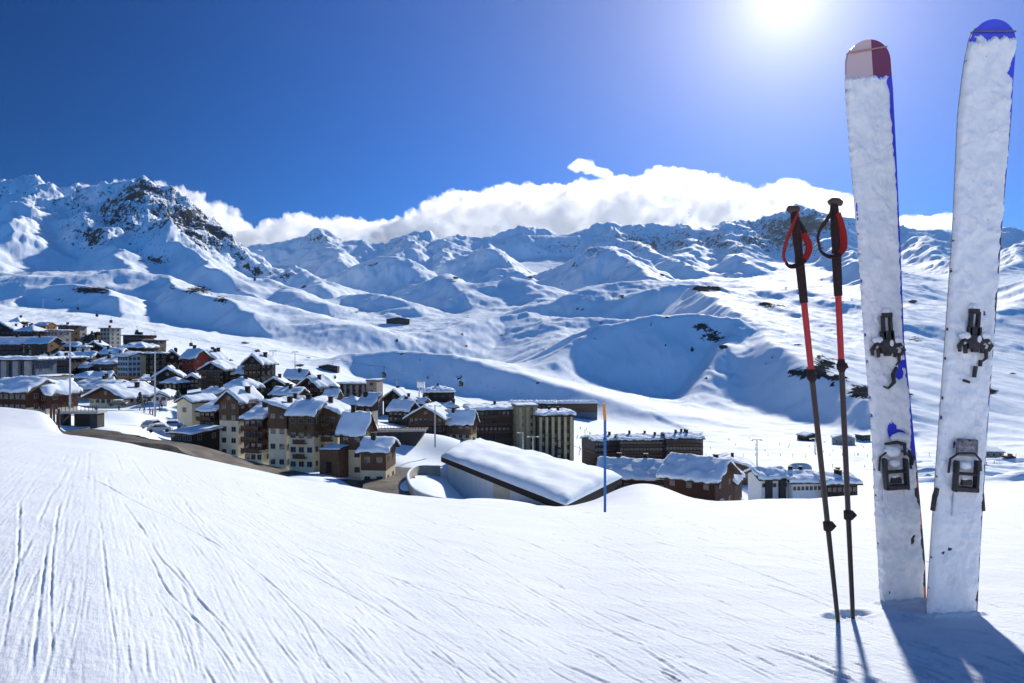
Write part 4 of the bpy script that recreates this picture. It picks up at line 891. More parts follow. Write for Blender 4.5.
# -- conifers
def needle_mat():
    return pmat('needles', (.035, .055, .03), .8, .5, 6., .4)
def conifer(px, ytop, ybase, label, d=None, seed=0, wide=.34):
    d = d or spot(px, ybase); h = (ybase - ytop) / F * d; r = random.Random(seed)
    t = empty('conifer', label, 'conifer', ap(px, ybase, d), 0, 'conifers among the village snow')
    MB().tube([(0, 0, -1), (0, 0, h * .9)], [.05 * h, .01 * h], 7).obj('trunk', M_['dark'], t)
    m = MB()
    for k in range(700):
        z = h * (.08 + .92 * r.random() ** 1.2); rr = wide * h * (1 - z / h) ** .8 * (.35 + .65 * r.random() ** .5) + .02 * h; a = r.uniform(0, 6.283)
        c = Vector((rr * math.cos(a), rr * math.sin(a), z - .1 * rr)); s = h * r.uniform(.03, .07)
        o1 = Vector((math.cos(a), math.sin(a), -.35)) * s * 1.5; o2 = Vector((-math.sin(a), math.cos(a), r.uniform(-.4, .4))) * s * .6
        m.add([c - o1, c + o2, c + o1, c - o2], [(0, 1, 2, 3)], 1 if r.random() < .16 else 0)
    m.obj('crown', [NEED, M_['snow']], t)
NEED = needle_mat()
CON = [(462, 437, 446, 'small round dark conifer on the snow left of the hall roof, left of two', 170), (474, 437, 446, 'small round dark conifer on the snow above the hall roof, right of two', 172), (108, 384, 393, 'dark conifer poking up behind the sweeping chalet', 205),
 (96, 408, 422, 'dark conifer in front of the cream wall at the footbridge', 150), (163, 388, 400, 'dark bushy conifer right of the second lamp mast', 196), (178, 389, 402, 'dark conifer just left of the plain cream tower roof', 190), (140, 392, 405, 'dark conifer left of the second lamp mast', 180),
 (86, 334, 343, 'dark conifer on the left village skyline beside the chalet row', 372), (92, 331, 342, 'taller dark conifer on the left village skyline', 370), (44, 352, 362, 'dark conifer between the balconied blocks at left', 300), (110, 352, 362, 'conifer beside the lumpy snow roof house', 295), (120, 350, 358, 'little conifer under the broad flat snow roof', 300),
 (28, 345, 356, 'dark conifer in front of the navy roofed block', 315), (300, 391, 402, 'dark conifer at the foot of the timber arch gable', 215), (236, 384, 396, 'dark conifer between snow-smothered chalet and hotel', 208), (688, 431, 441, 'dark tree cluster poking over the big hotel roof', 318)]
for i, c in enumerate(CON): conifer(c[0], c[1], c[2], c[3], c[4], i)

# -- parked cars
def car(px, py, d, yaw, col, label):
    t = empty('parked_car', label, 'car', ap(px, py, d), R(yaw), 'cars parked in the village'); L, Wd = 4.2, 1.75
    pf = [(-2.1, .35), (-2.1, .8), (-1.9, .95), (-1.3, 1.0), (-.8, 1.45), (.9, 1.47), (1.5, 1.02), (2.0, .9), (2.1, .7), (2.1, .35)]
    n = len(pf); vs = [(x, y, z) for y in (-Wd / 2, Wd / 2) for x, z in pf]
    MB().add(vs, [(i, (i + 1) % n, n + (i + 1) % n, n + i) for i in range(n)] + [tuple(range(n)), tuple(range(2 * n - 1, n - 1, -1))]).obj('body', pmat('car_paint', col, .35, .05, 1., spec=.5), t)
    MB().add([(x, y, z) for y in (-Wd / 2 - .01, Wd / 2 + .01) for x, z in [(-1.2, 1.02), (-.75, 1.38), (.85, 1.39), (1.3, 1.03)]], [(0, 1, 2, 3), (7, 6, 5, 4)]).obj('side_window', M_['glass'], t)
    for x in (-1.35, 1.35):
        for y in (-.8, .8): MB().tube([(x, y - .12, .33), (x, y + .12, .33)], .33, 12).obj('wheel', M_['char'], t)
    MB().box(-.85, .95, -.8, .8, 1.475, 1.62).obj('snow_cover', M_['snow'], t)
car(160, 432, 131, 15, (.45, .47, .5), 'silver car by the road left of the cream tower foot')
car(152, 428, 136, 80, (.5, .5, .5), 'pale car nose-on next to the silver car')
car(172, 428, 140, 20, (.05, .12, .3), 'blue car against the foot of the cream tower')
car(118, 406, 175, 10, (.06, .06, .07), 'black car in front of the sweeping chalet')
car(136, 384, 232, 0, (.6, .6, .62), 'white car below the orange and black apartment block')
car(143, 384, 233, 0, (.05, .05, .06), 'black car below the orange and black apartment block')
car(718, 506, 150, 30, (.1, .1, .12), 'dark car by the small red-brown chalet')
# groomer and covered heap on the valley floor
def tent():
    t = empty('storage_tent', 'blue-grey snow-dusted tent hump on the snow above the cream and black parade', 'tent', gp(800, 470, 0))
    vs = []; n = 14
    for j in range(9):
        for i in range(n + 1):
            a = math.pi * i / n; k = 1 - .35 * (abs(j - 4) / 4) ** 3; vs.append((5.8 * (j - 4) / 4, -3.6 * math.cos(a) * k, 4.6 * math.sin(a) * k - .5))
    W = n + 1; fs = [(j * W + i, j * W + i + 1, (j + 1) * W + i + 1, (j + 1) * W + i) for j in range(8) for i in range(n)] + [tuple(range(n, -1, -1)), tuple(8 * W + i for i in range(n + 1))]
    MB().add(vs, fs, 0, True).obj('canopy', M_['bluegrey'], t); MB().box(-6.2, -5.5, -1.6, 1.6, -.5, 1.4).obj('door', M_['red'], t)
tent()
def groomer():
    t = empty('snow_groomer', 'red snow groomer parked on the valley floor right of the right ski', 'snow groomer', gp(1008, 459, 0), .2)
    MB().box(-3, 3, -1.3, 1.3, .9, 1.8).obj('body', M_['red'], t); MB().box(.6, 2.4, -1.1, 1.1, 1.8, 3.0).obj('cab', M_['glass'], t)
    for y in (-1.9, 1.9): MB().tube([(-2.9, y, .6), (2.9, y, .6)], .6, 8).obj('track', M_['char'], t)
    MB().box(3.2, 3.5, -2.4, 2.4, .2, 1.4).obj('blade', M_['darkmetal'], t); MB().box(-4.4, -3.1, -2.2, 2.2, .3, .7).obj('tiller', M_['darkmetal'], t)
groomer()
# -- fences and netting posts
fp = MB().tube([(0, 0, -.5), (0, 0, 2.2)], .19, 6).mesh('fence_post', pmat('orange_post', (.7, .22, .08), .6, .15, 2))
for i in range(26):
    px = 706 + i * 12.4; p = gp(px, 457 + .6 * math.sin(i), 0)
    o = link('fence_post', fp); o.location = p; tag(o, 'thin orange fence post in the line across the flat valley floor', 'fence post', 'orange fence posts across the valley floor')
for i in range(26):
    t_ = i / 25; px = 398 + 172 * t_; py = 378 + 32 * t_ ** 1.1 - 4; p = gp(px, py, 0)
    o = link('fence_post', fp); o.location = p; tag(o, 'thin orange fence post along the piste edge above the hotel', 'fence post', 'orange fence posts along the piste above the hotel')
for i in range(14):
    t_ = i / 13; px = 570 + 80 * t_; py = 372 + 28 * t_; p = gp(px, py, 0)
    o = link('fence_post', fp); o.location = p; tag(o, 'thin orange fence post on the slope below the wide piste', 'fence post', 'orange fence posts below the wide piste')
bp_ = MB().tube([(0, 0, -.5), (0, 0, 1.9)], .09, 7).mesh('bank_post', M_['redbrown'])
for i, (px, py) in enumerate([(51, 428), (54, 430), (59, 431)]):
    o = link('bank_post', bp_); o.location = ap(px, py, 60); tag(o, ['left', 'middle', 'right'][i] + ' of three dark red posts stuck in the snow bank at left', 'post', 'dark red posts in the snow bank')
# -- summit mast
t = empty('summit_mast', 'tiny antenna mast on the summit above the ski poles', 'antenna mast', ap(791, 209, 6300)); zm = 45
MB().tube([(0, 0, -30), (0, 0, zm * 1.4)], [3, 1.2], 6).obj('mast', M_['darkmetal'], t); MB().box(-14, 14, -10, 10, -30, 8).obj('station', M_['concrete'], t)

# ------------------------------------------------------------------ skiers (far, a few pixels each): one continuous body in a ski stance
def person_mesh(pose, seed):
    r = random.Random(seed); b = pose
    V = {'pel': (0, 0, .86), 'che': (0, -.10 * b, 1.28), 'nec': (0, -.14 * b, 1.46), 'hea': (0, -.17 * b, 1.62), 'top': (0, -.17 * b, 1.76)}
    E = [('pel', 'che'), ('che', 'nec'), ('nec', 'hea'), ('hea', 'top')]
    for s in (-1, 1):
        q = 'l' if s < 0 else 'r'
        V[q + 'hip'] = (s * .11, 0, .84); V[q + 'kne'] = (s * .14, -.14 * b, .48); V[q + 'ank'] = (s * .14, .02, .10); V[q + 'toe'] = (s * .14, -.2, .05)
        V[q + 'sho'] = (s * .20, -.10 * b, 1.38); V[q + 'elb'] = (s * .32, -.12 * b, 1.12); V[q + 'han'] = (s * .30, -.38, 1.02)
        E += [('pel', q + 'hip'), (q + 'hip', q + 'kne'), (q + 'kne', q + 'ank'), (q + 'ank', q + 'toe'), ('che', q + 'sho'), (q + 'sho', q + 'elb'), (q + 'elb', q + 'han')]
    rad = {'pel': .16, 'che': .18, 'nec': .075, 'hea': .125, 'top': .07}
    rl = {'hip': .12, 'kne': .085, 'ank': .075, 'toe': .05, 'sho': .09, 'elb': .06, 'han': .045}
    ks = list(V); me = bpy.data.meshes.new('person'); me.from_pydata([V[k] for k in ks], [(ks.index(a), ks.index(c)) for a, c in E], [])
    o = bpy.data.objects.new('tmp', me); COL.objects.link(o); sk = o.modifiers.new('s', 'SKIN'); o.modifiers.new('u', 'SUBSURF').levels = 1
    for i, k in enumerate(ks):
        rr = rad.get(k) or rl[k[1:]]; me.skin_vertices[0].data[i].radius = (rr, rr)
    me.skin_vertices[0].data[0].use_root = True
    ev = o.evaluated_get(bpy.context.evaluated_depsgraph_get()); me2 = bpy.data.meshes.new_from_object(ev); bpy.data.objects.remove(o); return me2
def cloth(name, c): return pmat(name, c, .7, .1, 8)
SUITS = [('red', (.5, .03, .03)), ('black', (.02, .02, .025)), ('blue', (.03, .12, .45)), ('orange', (.7, .22, .03)), ('green', (.04, .25, .08)), ('purple', (.18, .05, .3)), ('yellow', (.7, .5, .05))]
SM = {n: cloth(n + '_ski_suit', c) for n, c in SUITS}; TR = cloth('dark_trousers', (.025, .025, .03)); SK = pmat('skin', (.45, .27, .2), .6, .1, 8)
bodies = {}
for n, _ in SUITS:
    for k, b in enumerate((.4, 1.1)):
        me = person_mesh(b, k); me.materials.clear()
        for mm in (SM[n], TR, SK, M_['char']): me.materials.append(mm)
        for p in me.polygons:
            z = p.center.z; p.material_index = 3 if (z > 1.66 or z < .12) else 2 if z > 1.5 else 0 if z > .88 else 1
            p.use_smooth = True
        bodies[(n, k)] = me
skm = MB(); 
for s in (-.14, .14): skm.box(s - .045, s + .045, -.9, .8, .0, .025).add([(s - .045, -.9, 0), (s + .045, -.9, 0), (s + .04, -1.02, .1), (s - .04, -1.02, .1)], [(0, 1, 2, 3)])
skm = skm.mesh('skis', M_['char'])
pom = MB().tube([(-.3, -.38, 1.05), (-.42, -.1, .02)], .012, 5).tube([(.3, -.38, 1.05), (.42, -.1, .02)], .012, 5).mesh('poles', M_['darkmetal'])
SKI = []
rg = random.Random(21)
def ppl(n, x0, x1, y0, y1, where, group):
    for i in range(n):
        px = rg.uniform(x0, x1); py = rg.uniform(min(y0, y1), max(y0, y1)) if not callable(y0) else y0(px) + rg.uniform(-2, 2)
        SKI.append((px, py, where, group))
ppl(22, 577, 593, 428, 458, 'in the crowd right of the dark hotel', 'skiers gathered right of the dark hotel')
ppl(10, 492, 600, 325, 398, 'on the wide white centre piste', 'skiers on the wide centre piste')
ppl(16, 700, 860, 438, 452, 'on the valley floor beyond the fence posts', 'skiers on the valley floor')
ppl(10, 820, 870, 445, 468, 'near the lift base between the ski poles', 'skiers near the lift base')
ppl(12, 118, 168, 401, 417, 'on the snow below the second lamp mast', 'skiers on the children slope')
ppl(9, 262, 345, 352, 368, 'on the snowfield above the middle hamlet', 'skiers above the middle hamlet')
ppl(6, 905, 1020, 440, 470, 'on the valley floor by the right ski', 'skiers around the right ski')
ppl(5, 330, 480, 418, 432, 'on the snowy bank above the underpass', 'people on the bank above the underpass')
for i, (px, py, w, g) in enumerate(SKI):
    n, _ = SUITS[i % 7]; k = rg.randrange(2); d = spot(px, py); x = (px - CX) / F * d
    t = empty('person', 'tiny skier in ' + n + ' jacket ' + w, 'person', (x, d, ground(x, d)), rg.uniform(-2.5, 2.5), g)
    link('body', bodies[(n, k)], t); link('skis', skm, t); link('poles', pom, t)
# ------------------------------------------------------------------ the two skis and two poles planted in the snow
PPM = 1.0
def ski_mat_top(name, cols_):
    """printed top sheet: bands of colour along the length (object z) and across (object x)"""
    m, nt, b, out = nodemat(name)
    tc = N(nt, 'ShaderNodeTexCoord'); sp = N(nt, 'ShaderNodeSeparateXYZ'); nt.links.new(tc.outputs['Object'], sp.inputs[0])
    nz = N(nt, 'ShaderNodeTexNoise'); nz.inputs['Scale'].default_value = 22; nz.inputs['Detail'].default_value = 3; nt.links.new(tc.outputs['Object'], nz.inputs['Vector'])
    return m, nt, b, sp, nz, tc
def build_ski(name, label, base_px, base_py, d, tip_px, tip_py, ltab, seed, variant):
    """ltab: [(py, left px, right px)] outline"""
    P0 = at(base_px, base_py, d); P1 = at(tip_px, tip_py, d); up = (P1 - P0); L = up.length; up.normalize()
    t = empty(name, label, 'ski', P0); ang = math.atan2(up.x, up.z); t.rotation_euler = (0, ang, 0)
    Mi = Matrix.Rotation(-ang, 4, 'Y')
    def loc(px, py): v = Mi @ (at(px, py, d) - P0); return v.x, v.z
    LS = []; RS = []
    for py, l, r_ in ltab:
        LS.append(loc(l, py)); RS.append(loc(r_, py))
    LS.sort(key=lambda p: p[1]); RS.sort(key=lambda p: p[1])
    def edges(z):
        l = np.interp(z, [p[1] for p in LS], [p[0] for p in LS]); r_ = np.interp(z, [p[1] for p in RS], [p[0] for p in RS]); return l, r_
    tipl = .075
    def outline(z):
        l, r_ = edges(min(z, L - tipl)); c = (l + r_) / 2; w = (r_ - l) / 2
        l2, r2 = edges(z); c = (l2 + r2) / 2
        if z > L - tipl: w *= math.sqrt(max(0, 1 - ((z - L + tipl) / tipl) ** 2.2))
        return c, w
    def bend(z):   # shovel rises towards the viewer, slight camber
        q = max(0, (z - (L - .22)) / .22); return -.018 * q * q + .006 * math.sin(math.pi * min(z, L) / L)
    zs = [-.12] + list(np.linspace(0, L - tipl, 150)) + list(L - tipl + tipl * np.sin(np.linspace(0, math.pi / 2, 16))[1:])
    NU = 12; th = .013
    def sheet(front, back, shrink=0.):
        vs = []; fs = []
        for z in zs:
            c, w = outline(z); w = max(w - shrink, .0006); y = bend(z)
            for k in range(NU + 1): vs.append((c + w * (2 * k / NU - 1), y + front, z))
            for k in range(NU + 1): vs.append((c + w * (2 * k / NU - 1), y + back, z))
        W = 2 * (NU + 1); n = len(zs)
        for i in range(n - 1):
            for k in range(NU):
                a = i * W + k; fs.append((a, a + 1, a + 1 + W, a + W)); a += NU + 1; fs.append((a, a + W, a + W + 1, a + 1))
            a = i * W; fs.append((a, a + W, a + W + NU + 1, a + NU + 1)); a += NU; fs.append((a, a + NU + 1, a + W + NU + 1, a + W))
        fs.append(tuple(range(NU + 1)) + tuple(range(W - 1, NU, -1)))
        return MB().add(vs, fs, 0, False)
    m, nt, b, sp, nz, tc = ski_mat_top(name + '_top', None)
    z_ = sp.outputs['Z']; x_ = sp.outputs['X']
    if variant == 0:
        c0, _ = outline(L - .1); zt = L - .118
        blue = mixc(nt, nz.outputs['Fac'], (.02, .03, .55), (.05, .07, .75))
        tipc = mixc(nt, math_(nt, 'GREATER_THAN', math_(nt, 'SUBTRACT', x_, math_(nt, 'MULTIPLY', math_(nt, 'SUBTRACT', L, z_), .06)), c0 + .006), (.62, .45, .46), (.16, .02, .09))
        low = mixc(nt, math_(nt, 'GREATER_THAN', nz.outputs['Fac'], .5), (.03, .03, .04), (.6, .12, .02))
        c_ = mixc(nt, math_(nt, 'GREATER_THAN', z_, .45), low, blue)
        c_ = mixc(nt, math_(nt, 'GREATER_THAN', z_, zt), c_, tipc)
    else:
        blue = mixc(nt, nz.outputs['Fac'], (.02, .04, .60), (.05, .08, .8))
        dk = mixc(nt, math_(nt, 'GREATER_THAN', nz.outputs['Fac'], .52), (.05, .03, .04), (.10, .06, .30))
        c_ = mixc(nt, math_(nt, 'GREATER_THAN', z_, L - .30), dk, blue)
    nt.links.new(c_, b.inputs['Base Color']); b.inputs['Roughness'].default_value = .35; b.inputs['Specular IOR Level'].default_value = .4
    sheet(-.0015, .009).obj('core', m, t)
    sheet(.0092, .013).obj('base_sheet', pmat(name + '_base', (.02, .02, .025), .4, .2, 10), t)
    # steel edge line
    e = MB()
    for s in (-1, 1): e.tube([(outline(z)[0] + s * (outline(z)[1] + .0005), bend(z) + .0085, z) for z in zs[1:-6:3]], .0016, 5)
    e.obj('steel_edge', M_['metal'], t)
    # snow crust frozen on the top sheet: real relief, gaps where the print shows
    r = np.random.RandomState(seed); nu, nv = 44, 520
    zt = (L - .104) if variant == 0 else (L - .038)
    Zv = np.linspace(-.02, zt, nv); ox = r.rand() * 50
    C = np.array([outline(z)[0] for z in Zv]); Wd = np.array([outline(z)[1] for z in Zv]); Bn = np.array([bend(z) for z in Zv])
    U = np.linspace(-1, 1, nu)[None, :]; Zg = Zv[:, None] + 0 * U
    en_l = 1.0 + (.10 * (fbm(Zv / .03 + ox, Zv * 0 + 3, 4) + .35)) * (1 if variant == 0 else .4)
    en_r = 1.0 + .05 * (fbm(Zv / .03 + ox, Zv * 0 + 9, 4) - .1) - (.06 if variant == 0 else .05)
    xs_ = np.where(U < 0, U * (Wd * en_l)[:, None], U * (Wd * en_r)[:, None]); Xg = C[:, None] + xs_
    T = .0095 + .013 * fbm(Xg / .055 + ox, Zg / .08, 4) + .0050 * fbm(Xg / .02, Zg / .026 + ox, 4) * (.4 + 1.6 * sstep(-.1, .35, fbm(Xg / .05, Zg / .08 + 7, 2))) + .0007 * fbm(Xg / .005, Zg / .005 + ox, 2)
    eg = np.clip((1 - np.abs(U)) / .16, 0, 1); T = T * (.25 + .75 * np.sqrt(1 - (1 - eg) ** 2))
    T += .006 * np.exp(-((Zg - zt * .62) / .25) ** 2) * np.clip(-U, 0, 1) if variant == 0 else 0
    def hole(px, py, rx, ry, dep):
        x, z = loc(px, py); x = float(x); z = float(z); sc = d / F
        q = ((Xg - x) / (rx * sc)) ** 2 + ((Zg - z) / (ry * sc)) ** 2
        return dep * np.exp(-q * 1.4) * (1 + .9 * fbm(Xg / .008 + px, Zg / .012, 3))
    for h_ in HOLES[variant]: T -= hole(*h_)
    # fade at the ends, keep the tip border ragged
    T = T * sstep(0, .012, zt - Zg - .012 + .03 * fbm(Xg / .03, Zg * 0 + 2 + variant, 4)) - .004 * (1 - sstep(0, .006, zt - Zg - .008 + .03 * fbm(Xg / .03, Zg * 0 + 2 + variant, 4)))
    if variant == 0: T = np.where(Zg < .42, T - .012 * np.clip((U - .91) * 12, 0, 1), T)
    front = Bn[:, None] - .0015 - T
    vs = np.stack([Xg, front, Zg], -1).reshape(-1, 3); back = np.stack([Xg, np.broadcast_to(Bn[:, None] + .004, Xg.shape) + .003 * (np.abs(U) > .97), Zg], -1).reshape(-1, 3)
    K = nu * nv; W = nu
    i0 = (np.arange(nv - 1)[:, None] * W + np.arange(W - 1)[None, :]).reshape(-1)
    fs = [(int(a), int(a) + 1, int(a) + 1 + W, int(a) + W) for a in i0]
    fs += [(K + j * W, j * W, (j + 1) * W, K + (j + 1) * W) for j in range(nv - 1)] + [(j * W + W - 1, K + j * W + W - 1, K + (j + 1) * W + W - 1, (j + 1) * W + W - 1) for j in range(nv - 1)]
    fs += [(i, K + i, K + i + 1, i + 1) for i in range(W - 1)] + [((nv - 1) * W + i, (nv - 1) * W + i + 1, K + (nv - 1) * W + i + 1, K + (nv - 1) * W + i) for i in range(W - 1)]
    MB().add([tuple(v) for v in vs.tolist()] + [tuple(v) for v in back.tolist()], fs, 0, True).obj('snow_crust', CRUST, t)
    # cord tied round the tip
    zc = float(loc(*CORD[variant][0])[1]); zc2 = float(loc(*CORD[variant][1])[1]); c, w = outline(zc); y = bend(zc)
    c2 = .5 * (zc + zc2); cr, wr = outline(zc2)
    MB().tube([(c - w - .004, y + .006, zc), (c - w - .003, y - .006, zc), (c, y - .0075, c2), (cr + wr + .002, y - .006, zc2), (cr + wr + .003, y + .006, zc2), (c, y + .017, c2), (c - w - .004, y + .006, zc)], .0028, 7).obj('cord', CORDM[variant], t)
    sc = d / F
    def bx(mb, px0, px1, py0, py1, y0, y1, mi=0, bev=0):
        x0, z0 = loc((px0 + px1) / 2, (py0 + py1) / 2); w = (px1 - px0) * sc / 2; h = (py1 - py0) * sc / 2
        mb.box(x0 - w, x0 + w, -y1, -y0, z0 - h, z0 + h, mi); return mb
    def lc(px, py, y): x, z = loc(px, py); return (x, -y, z)
    bind(t, loc, bx, lc, variant, sc)
    return t
def lump(mb, c, rx, ry, rz, seed=0, n=18, mi=0):
    vs = []; 
    for i in range(n + 1):
        a = math.pi * i / n
        for k in range(2 * n):
            b = math.pi * k / n; v = Vector((math.sin(a) * math.cos(b), math.sin(a) * math.sin(b), math.cos(a)))
            q = 1 + .16 * float(perlin(np.array(v.x * 2.3 + seed * 7.1), np.array(v.z * 2.3 + v.y))) + .07 * float(perlin(np.array(v.x * 7 + seed), np.array(v.z * 7 + 3)))
            vs.append((c[0] + v.x * rx * q, c[1] + v.y * ry * q, c[2] + v.z * rz * q))
    W = 2 * n; mb.add(vs, [(i * W + k, i * W + (k + 1) % W, (i + 1) * W + (k + 1) % W, (i + 1) * W + k) for i in range(n) for k in range(W)], mi, True); return mb
def bevel(o, w=.0015):
    md = o.modifiers.new('b', 'BEVEL'); md.width = w; md.segments = 2; md.limit_method = 'ANGLE'; return o
def bind(t, loc, bx, lc, variant, sc):
    D = BMETAL; S = CRUST
    if variant == 0: cx1, y1, cx2, y2 = 884., 345., 892., 472.
    else: cx1, y1, cx2, y2 = 970., 341., 961., 474.
    k = .93 if variant == 0 else 1.
    # ---- upper binding: upright lever on a winged base
    m = MB(); bx(m, cx1 - 7, cx1 + 7, y1 - 6, y1 + 8, .008, .030); toe = bevel(m.obj('toe_piece', D, t))
    m = MB()   # tapered lever with a slot
    for (px0, px1, py0, py1) in ((cx1 - 5, cx1 - 2.2, y1 - 29, y1 - 5), (cx1 + 2.2, cx1 + 5, y1 - 29, y1 - 5), (cx1 - 4.6, cx1 + 4.6, y1 - 32, y1 - 27), (cx1 - 6.5, cx1 + 6.5, y1 - 14, y1 - 4)):
        bx(m, px0, px1, py0, py1, .012, .026)
    bevel(m.obj('lever', D, toe))
    for s in (-1, 1):
        m = MB(); m.tube([lc(cx1 + s * 5, y1 + 2, .02), lc(cx1 + s * 11, y1 - 1, .026), lc(cx1 + s * 16, y1 + 5, .024), lc(cx1 + s * 14, y1 + 10, .018)], [.007, .0085, .007, .005], 8)
        m.tube([lc(cx1 + s * 9, y1 + 4, .020), lc(cx1 + s * 8, y1 + 12, .016)], .006, 8); m.obj('wing', D, toe)
        lump(MB(), lc(cx1 + s * 10, y1 - 5, .024), .016, .011, .012, 3 + s).obj('snow_lump', S, toe)
        MB().tube([lc(cx1 + s * 12, y1 + 2, .030), lc(cx1 + s * 12, y1 + 2, .034)], .004, 10).obj('screw', M_['metal'], toe)
    lump(MB(), lc(cx1 + 3, y1 - 2, .029), .007, .004, .011, 9).obj('snow_lump', S, toe)
    lump(MB(), lc(cx1, y1 - 33, .014), .013, .012, .014, 12).obj('snow_lump', S, toe)
    MB().tube([lc(cx1 - 3, y1 + 9, .022), lc(cx1 + 3, y1 + 9, .022)], .007, 9).obj('roller', D, toe)
    MB().tube([lc(cx1 + 12, y1 + 8, .018), lc(cx1 + 13, y1 + 17, .014), lc(cx1 + 10, y1 + 20, .012)], [.006, .005, .003], 8).obj('hook', D, toe)
    # ---- loose strap parts showing below it
    if variant == 0:
        MB().tube([lc(894, 367, .014), lc(890, 374, .018), lc(891, 382, .018), lc(886, 388, .015), lc(881, 386, .012)], [.005, .007, .007, .004, .003], 8).obj('leash', D, t)
    else:
        MB().tube([lc(978, 360, .012), lc(977, 366, .014)], .0055, 8).obj('leash', D, t); MB().tube([lc(973, 366, .012), lc(971, 377, .014)], .006, 8).obj('leash', D, t)
        MB().tube([lc(961, 380, .010), lc(967, 382, .012)], .004, 8).obj('leash', D, t)
    # ---- lower binding: snow-filled cup, square frame and base plate
    m = MB(); bx(m, cx2 - 10, cx2 + 10, y2 + 15, y2 + 42, .006, .013); hp = bevel(m.obj('heel_piece', WPLATE, t))
    m = MB()
    for (a, b_, c, d_) in ((-12, -9, -15, 16), (8.5, 11.5, -15, 16), (-11, 11, 11, 16), (-10, 10, -3, -.5)):
        bx(m, cx2 + a, cx2 + b_, y2 + c, y2 + d_, .014, .036)
    bevel(m.obj('frame', D, hp), .003)
    lump(MB(), lc(cx2 - 1, y2 + 4, .014), .026, .010, .020, 31).obj('snow_lump', S, hp)
    m = MB(); bx(m, cx2 - 5, cx2 + 5, y2 + 4, y2 + 9.5, .018, .030); bevel(m.obj('heel_cup', M_['darkmetal'], hp), .002)
    lump(MB(), lc(cx2 - 2, y2 + 3, .026), .010, .005, .005, 21).obj('snow_lump', S, hp)
    lump(MB(), lc(cx2 - 1, y2 - 10, .020), .020, .014, .013, 22).obj('snow_lump', S, hp)
    MB().tube([lc(cx2 - 15, y2 - 2, .012), lc(cx2 - 15, y2 - 16, .02), lc(cx2 - 8, y2 - 22, .026), lc(cx2 + 8, y2 - 22, .026), lc(cx2 + 15, y2 - 15, .02), lc(cx2 + 17, y2 - 4, .012)], .0035, 8).obj('wire_loop', D, hp)
    if variant == 0:
        lump(MB(), lc(cx2 - 3, y2 - 22, .018), .026, .020, .021, 23).obj('snow_lump', S, hp)
        MB().tube([lc(cx2 - 11, y2 - 29, .022), lc(cx2 + 0, y2 - 31, .030), lc(cx2 + 8, y2 - 29, .028), lc(cx2 + 9, y2 - 18, .022)], [.004, .006, .006, .004], 8).obj('brake_pedal', D, hp)
        lump(MB(), lc(cx2 + 6, y2 - 35, .012), .030, .014, .016, 25).obj('snow_lump', S, hp)
        MB().tube([lc(cx2 + 13, y2 - 22, .020), lc(cx2 + 18, y2 - 15, .020), lc(cx2 + 16, y2 - 8, .018)], .006, 8).obj('hook', D, hp)
    else:
        m = MB(); bx(m, cx2 - 8, cx2 + 12, y2 - 36, y2 - 19, .012, .026); bevel(m.obj('brake_pedal', SPECK, hp), .004)
    for s in ((1,) if variant == 0 else (-1, 1)):
        px = (917 if variant == 0 else (936 if s < 0 else 982)); 
        m = MB(); m.tube([lc(px - s * 1, 488, .0), lc(px, 496, -.004), lc(px + s * 2.2, 511, -.006)], [.0065, .0085, .007], 8); m.obj('brake_arm', D, hp)
def crust_mat():
    m, nt, b, out = nodemat('frozen_snow_crust')
    tc = N(nt, 'ShaderNodeTexCoord'); n1 = N(nt, 'ShaderNodeTexNoise'); n1.inputs['Scale'].default_value = 14; n1.inputs['Detail'].default_value = 8; n1.inputs['Roughness'].default_value = .7
    n2 = N(nt, 'ShaderNodeTexNoise'); n2.inputs['Scale'].default_value = 220; n2.inputs['Detail'].default_value = 4
    for n in (n1, n2): nt.links.new(tc.outputs['Object'], n.inputs['Vector'])
    f = ramp(nt, n1.outputs['Fac'], [(.32, 0.), (.62, 1.)])
    nt.links.new(mixc(nt, f, (.80, .80, .83), (.93, .92, .92)), b.inputs['Base Color']); b.inputs['Roughness'].default_value = .7; b.inputs['Specular IOR Level'].default_value = .25
    b.inputs['Subsurface Weight'].default_value = .35; b.inputs['Subsurface Radius'].default_value = (.02, .022, .026); b.inputs['Subsurface Scale'].default_value = .6
    bp = N(nt, 'ShaderNodeBump'); bp.inputs['Strength'].default_value = .35; bp.inputs['Distance'].default_value = .003
    nt.links.new(math_(nt, 'ADD', n1.outputs['Fac'], math_(nt, 'MULTIPLY', n2.outputs['Fac'], .4)), bp.inputs['Height']); nt.links.new(bp.outputs[0], b.inputs['Normal']); return m
CRUST = crust_mat()
BMETAL = pmat('frosted_black_binding', (.018, .013, .015), .5, .3, 60, .4, spec=.5, c2=(.05, .045, .048))
WPLATE = pmat('frosted_white_plate', (.80, .80, .84), .6, .1, 40, .3)
SPECK = pmat('snow_speckled_black_plate', (.04, .025, .025), .6, .3, 90, .5, c2=(.42, .40, .42))
CORDM = {0: pmat('pale_red_cord', (.5, .28, .26), .8, .2, 100), 1: pmat('grey_brown_cord', (.18, .15, .15), .8, .2, 100)}
CORD = {0: ((847, 55), (882, 49)), 1: ((972, 34), (1012, 34))}
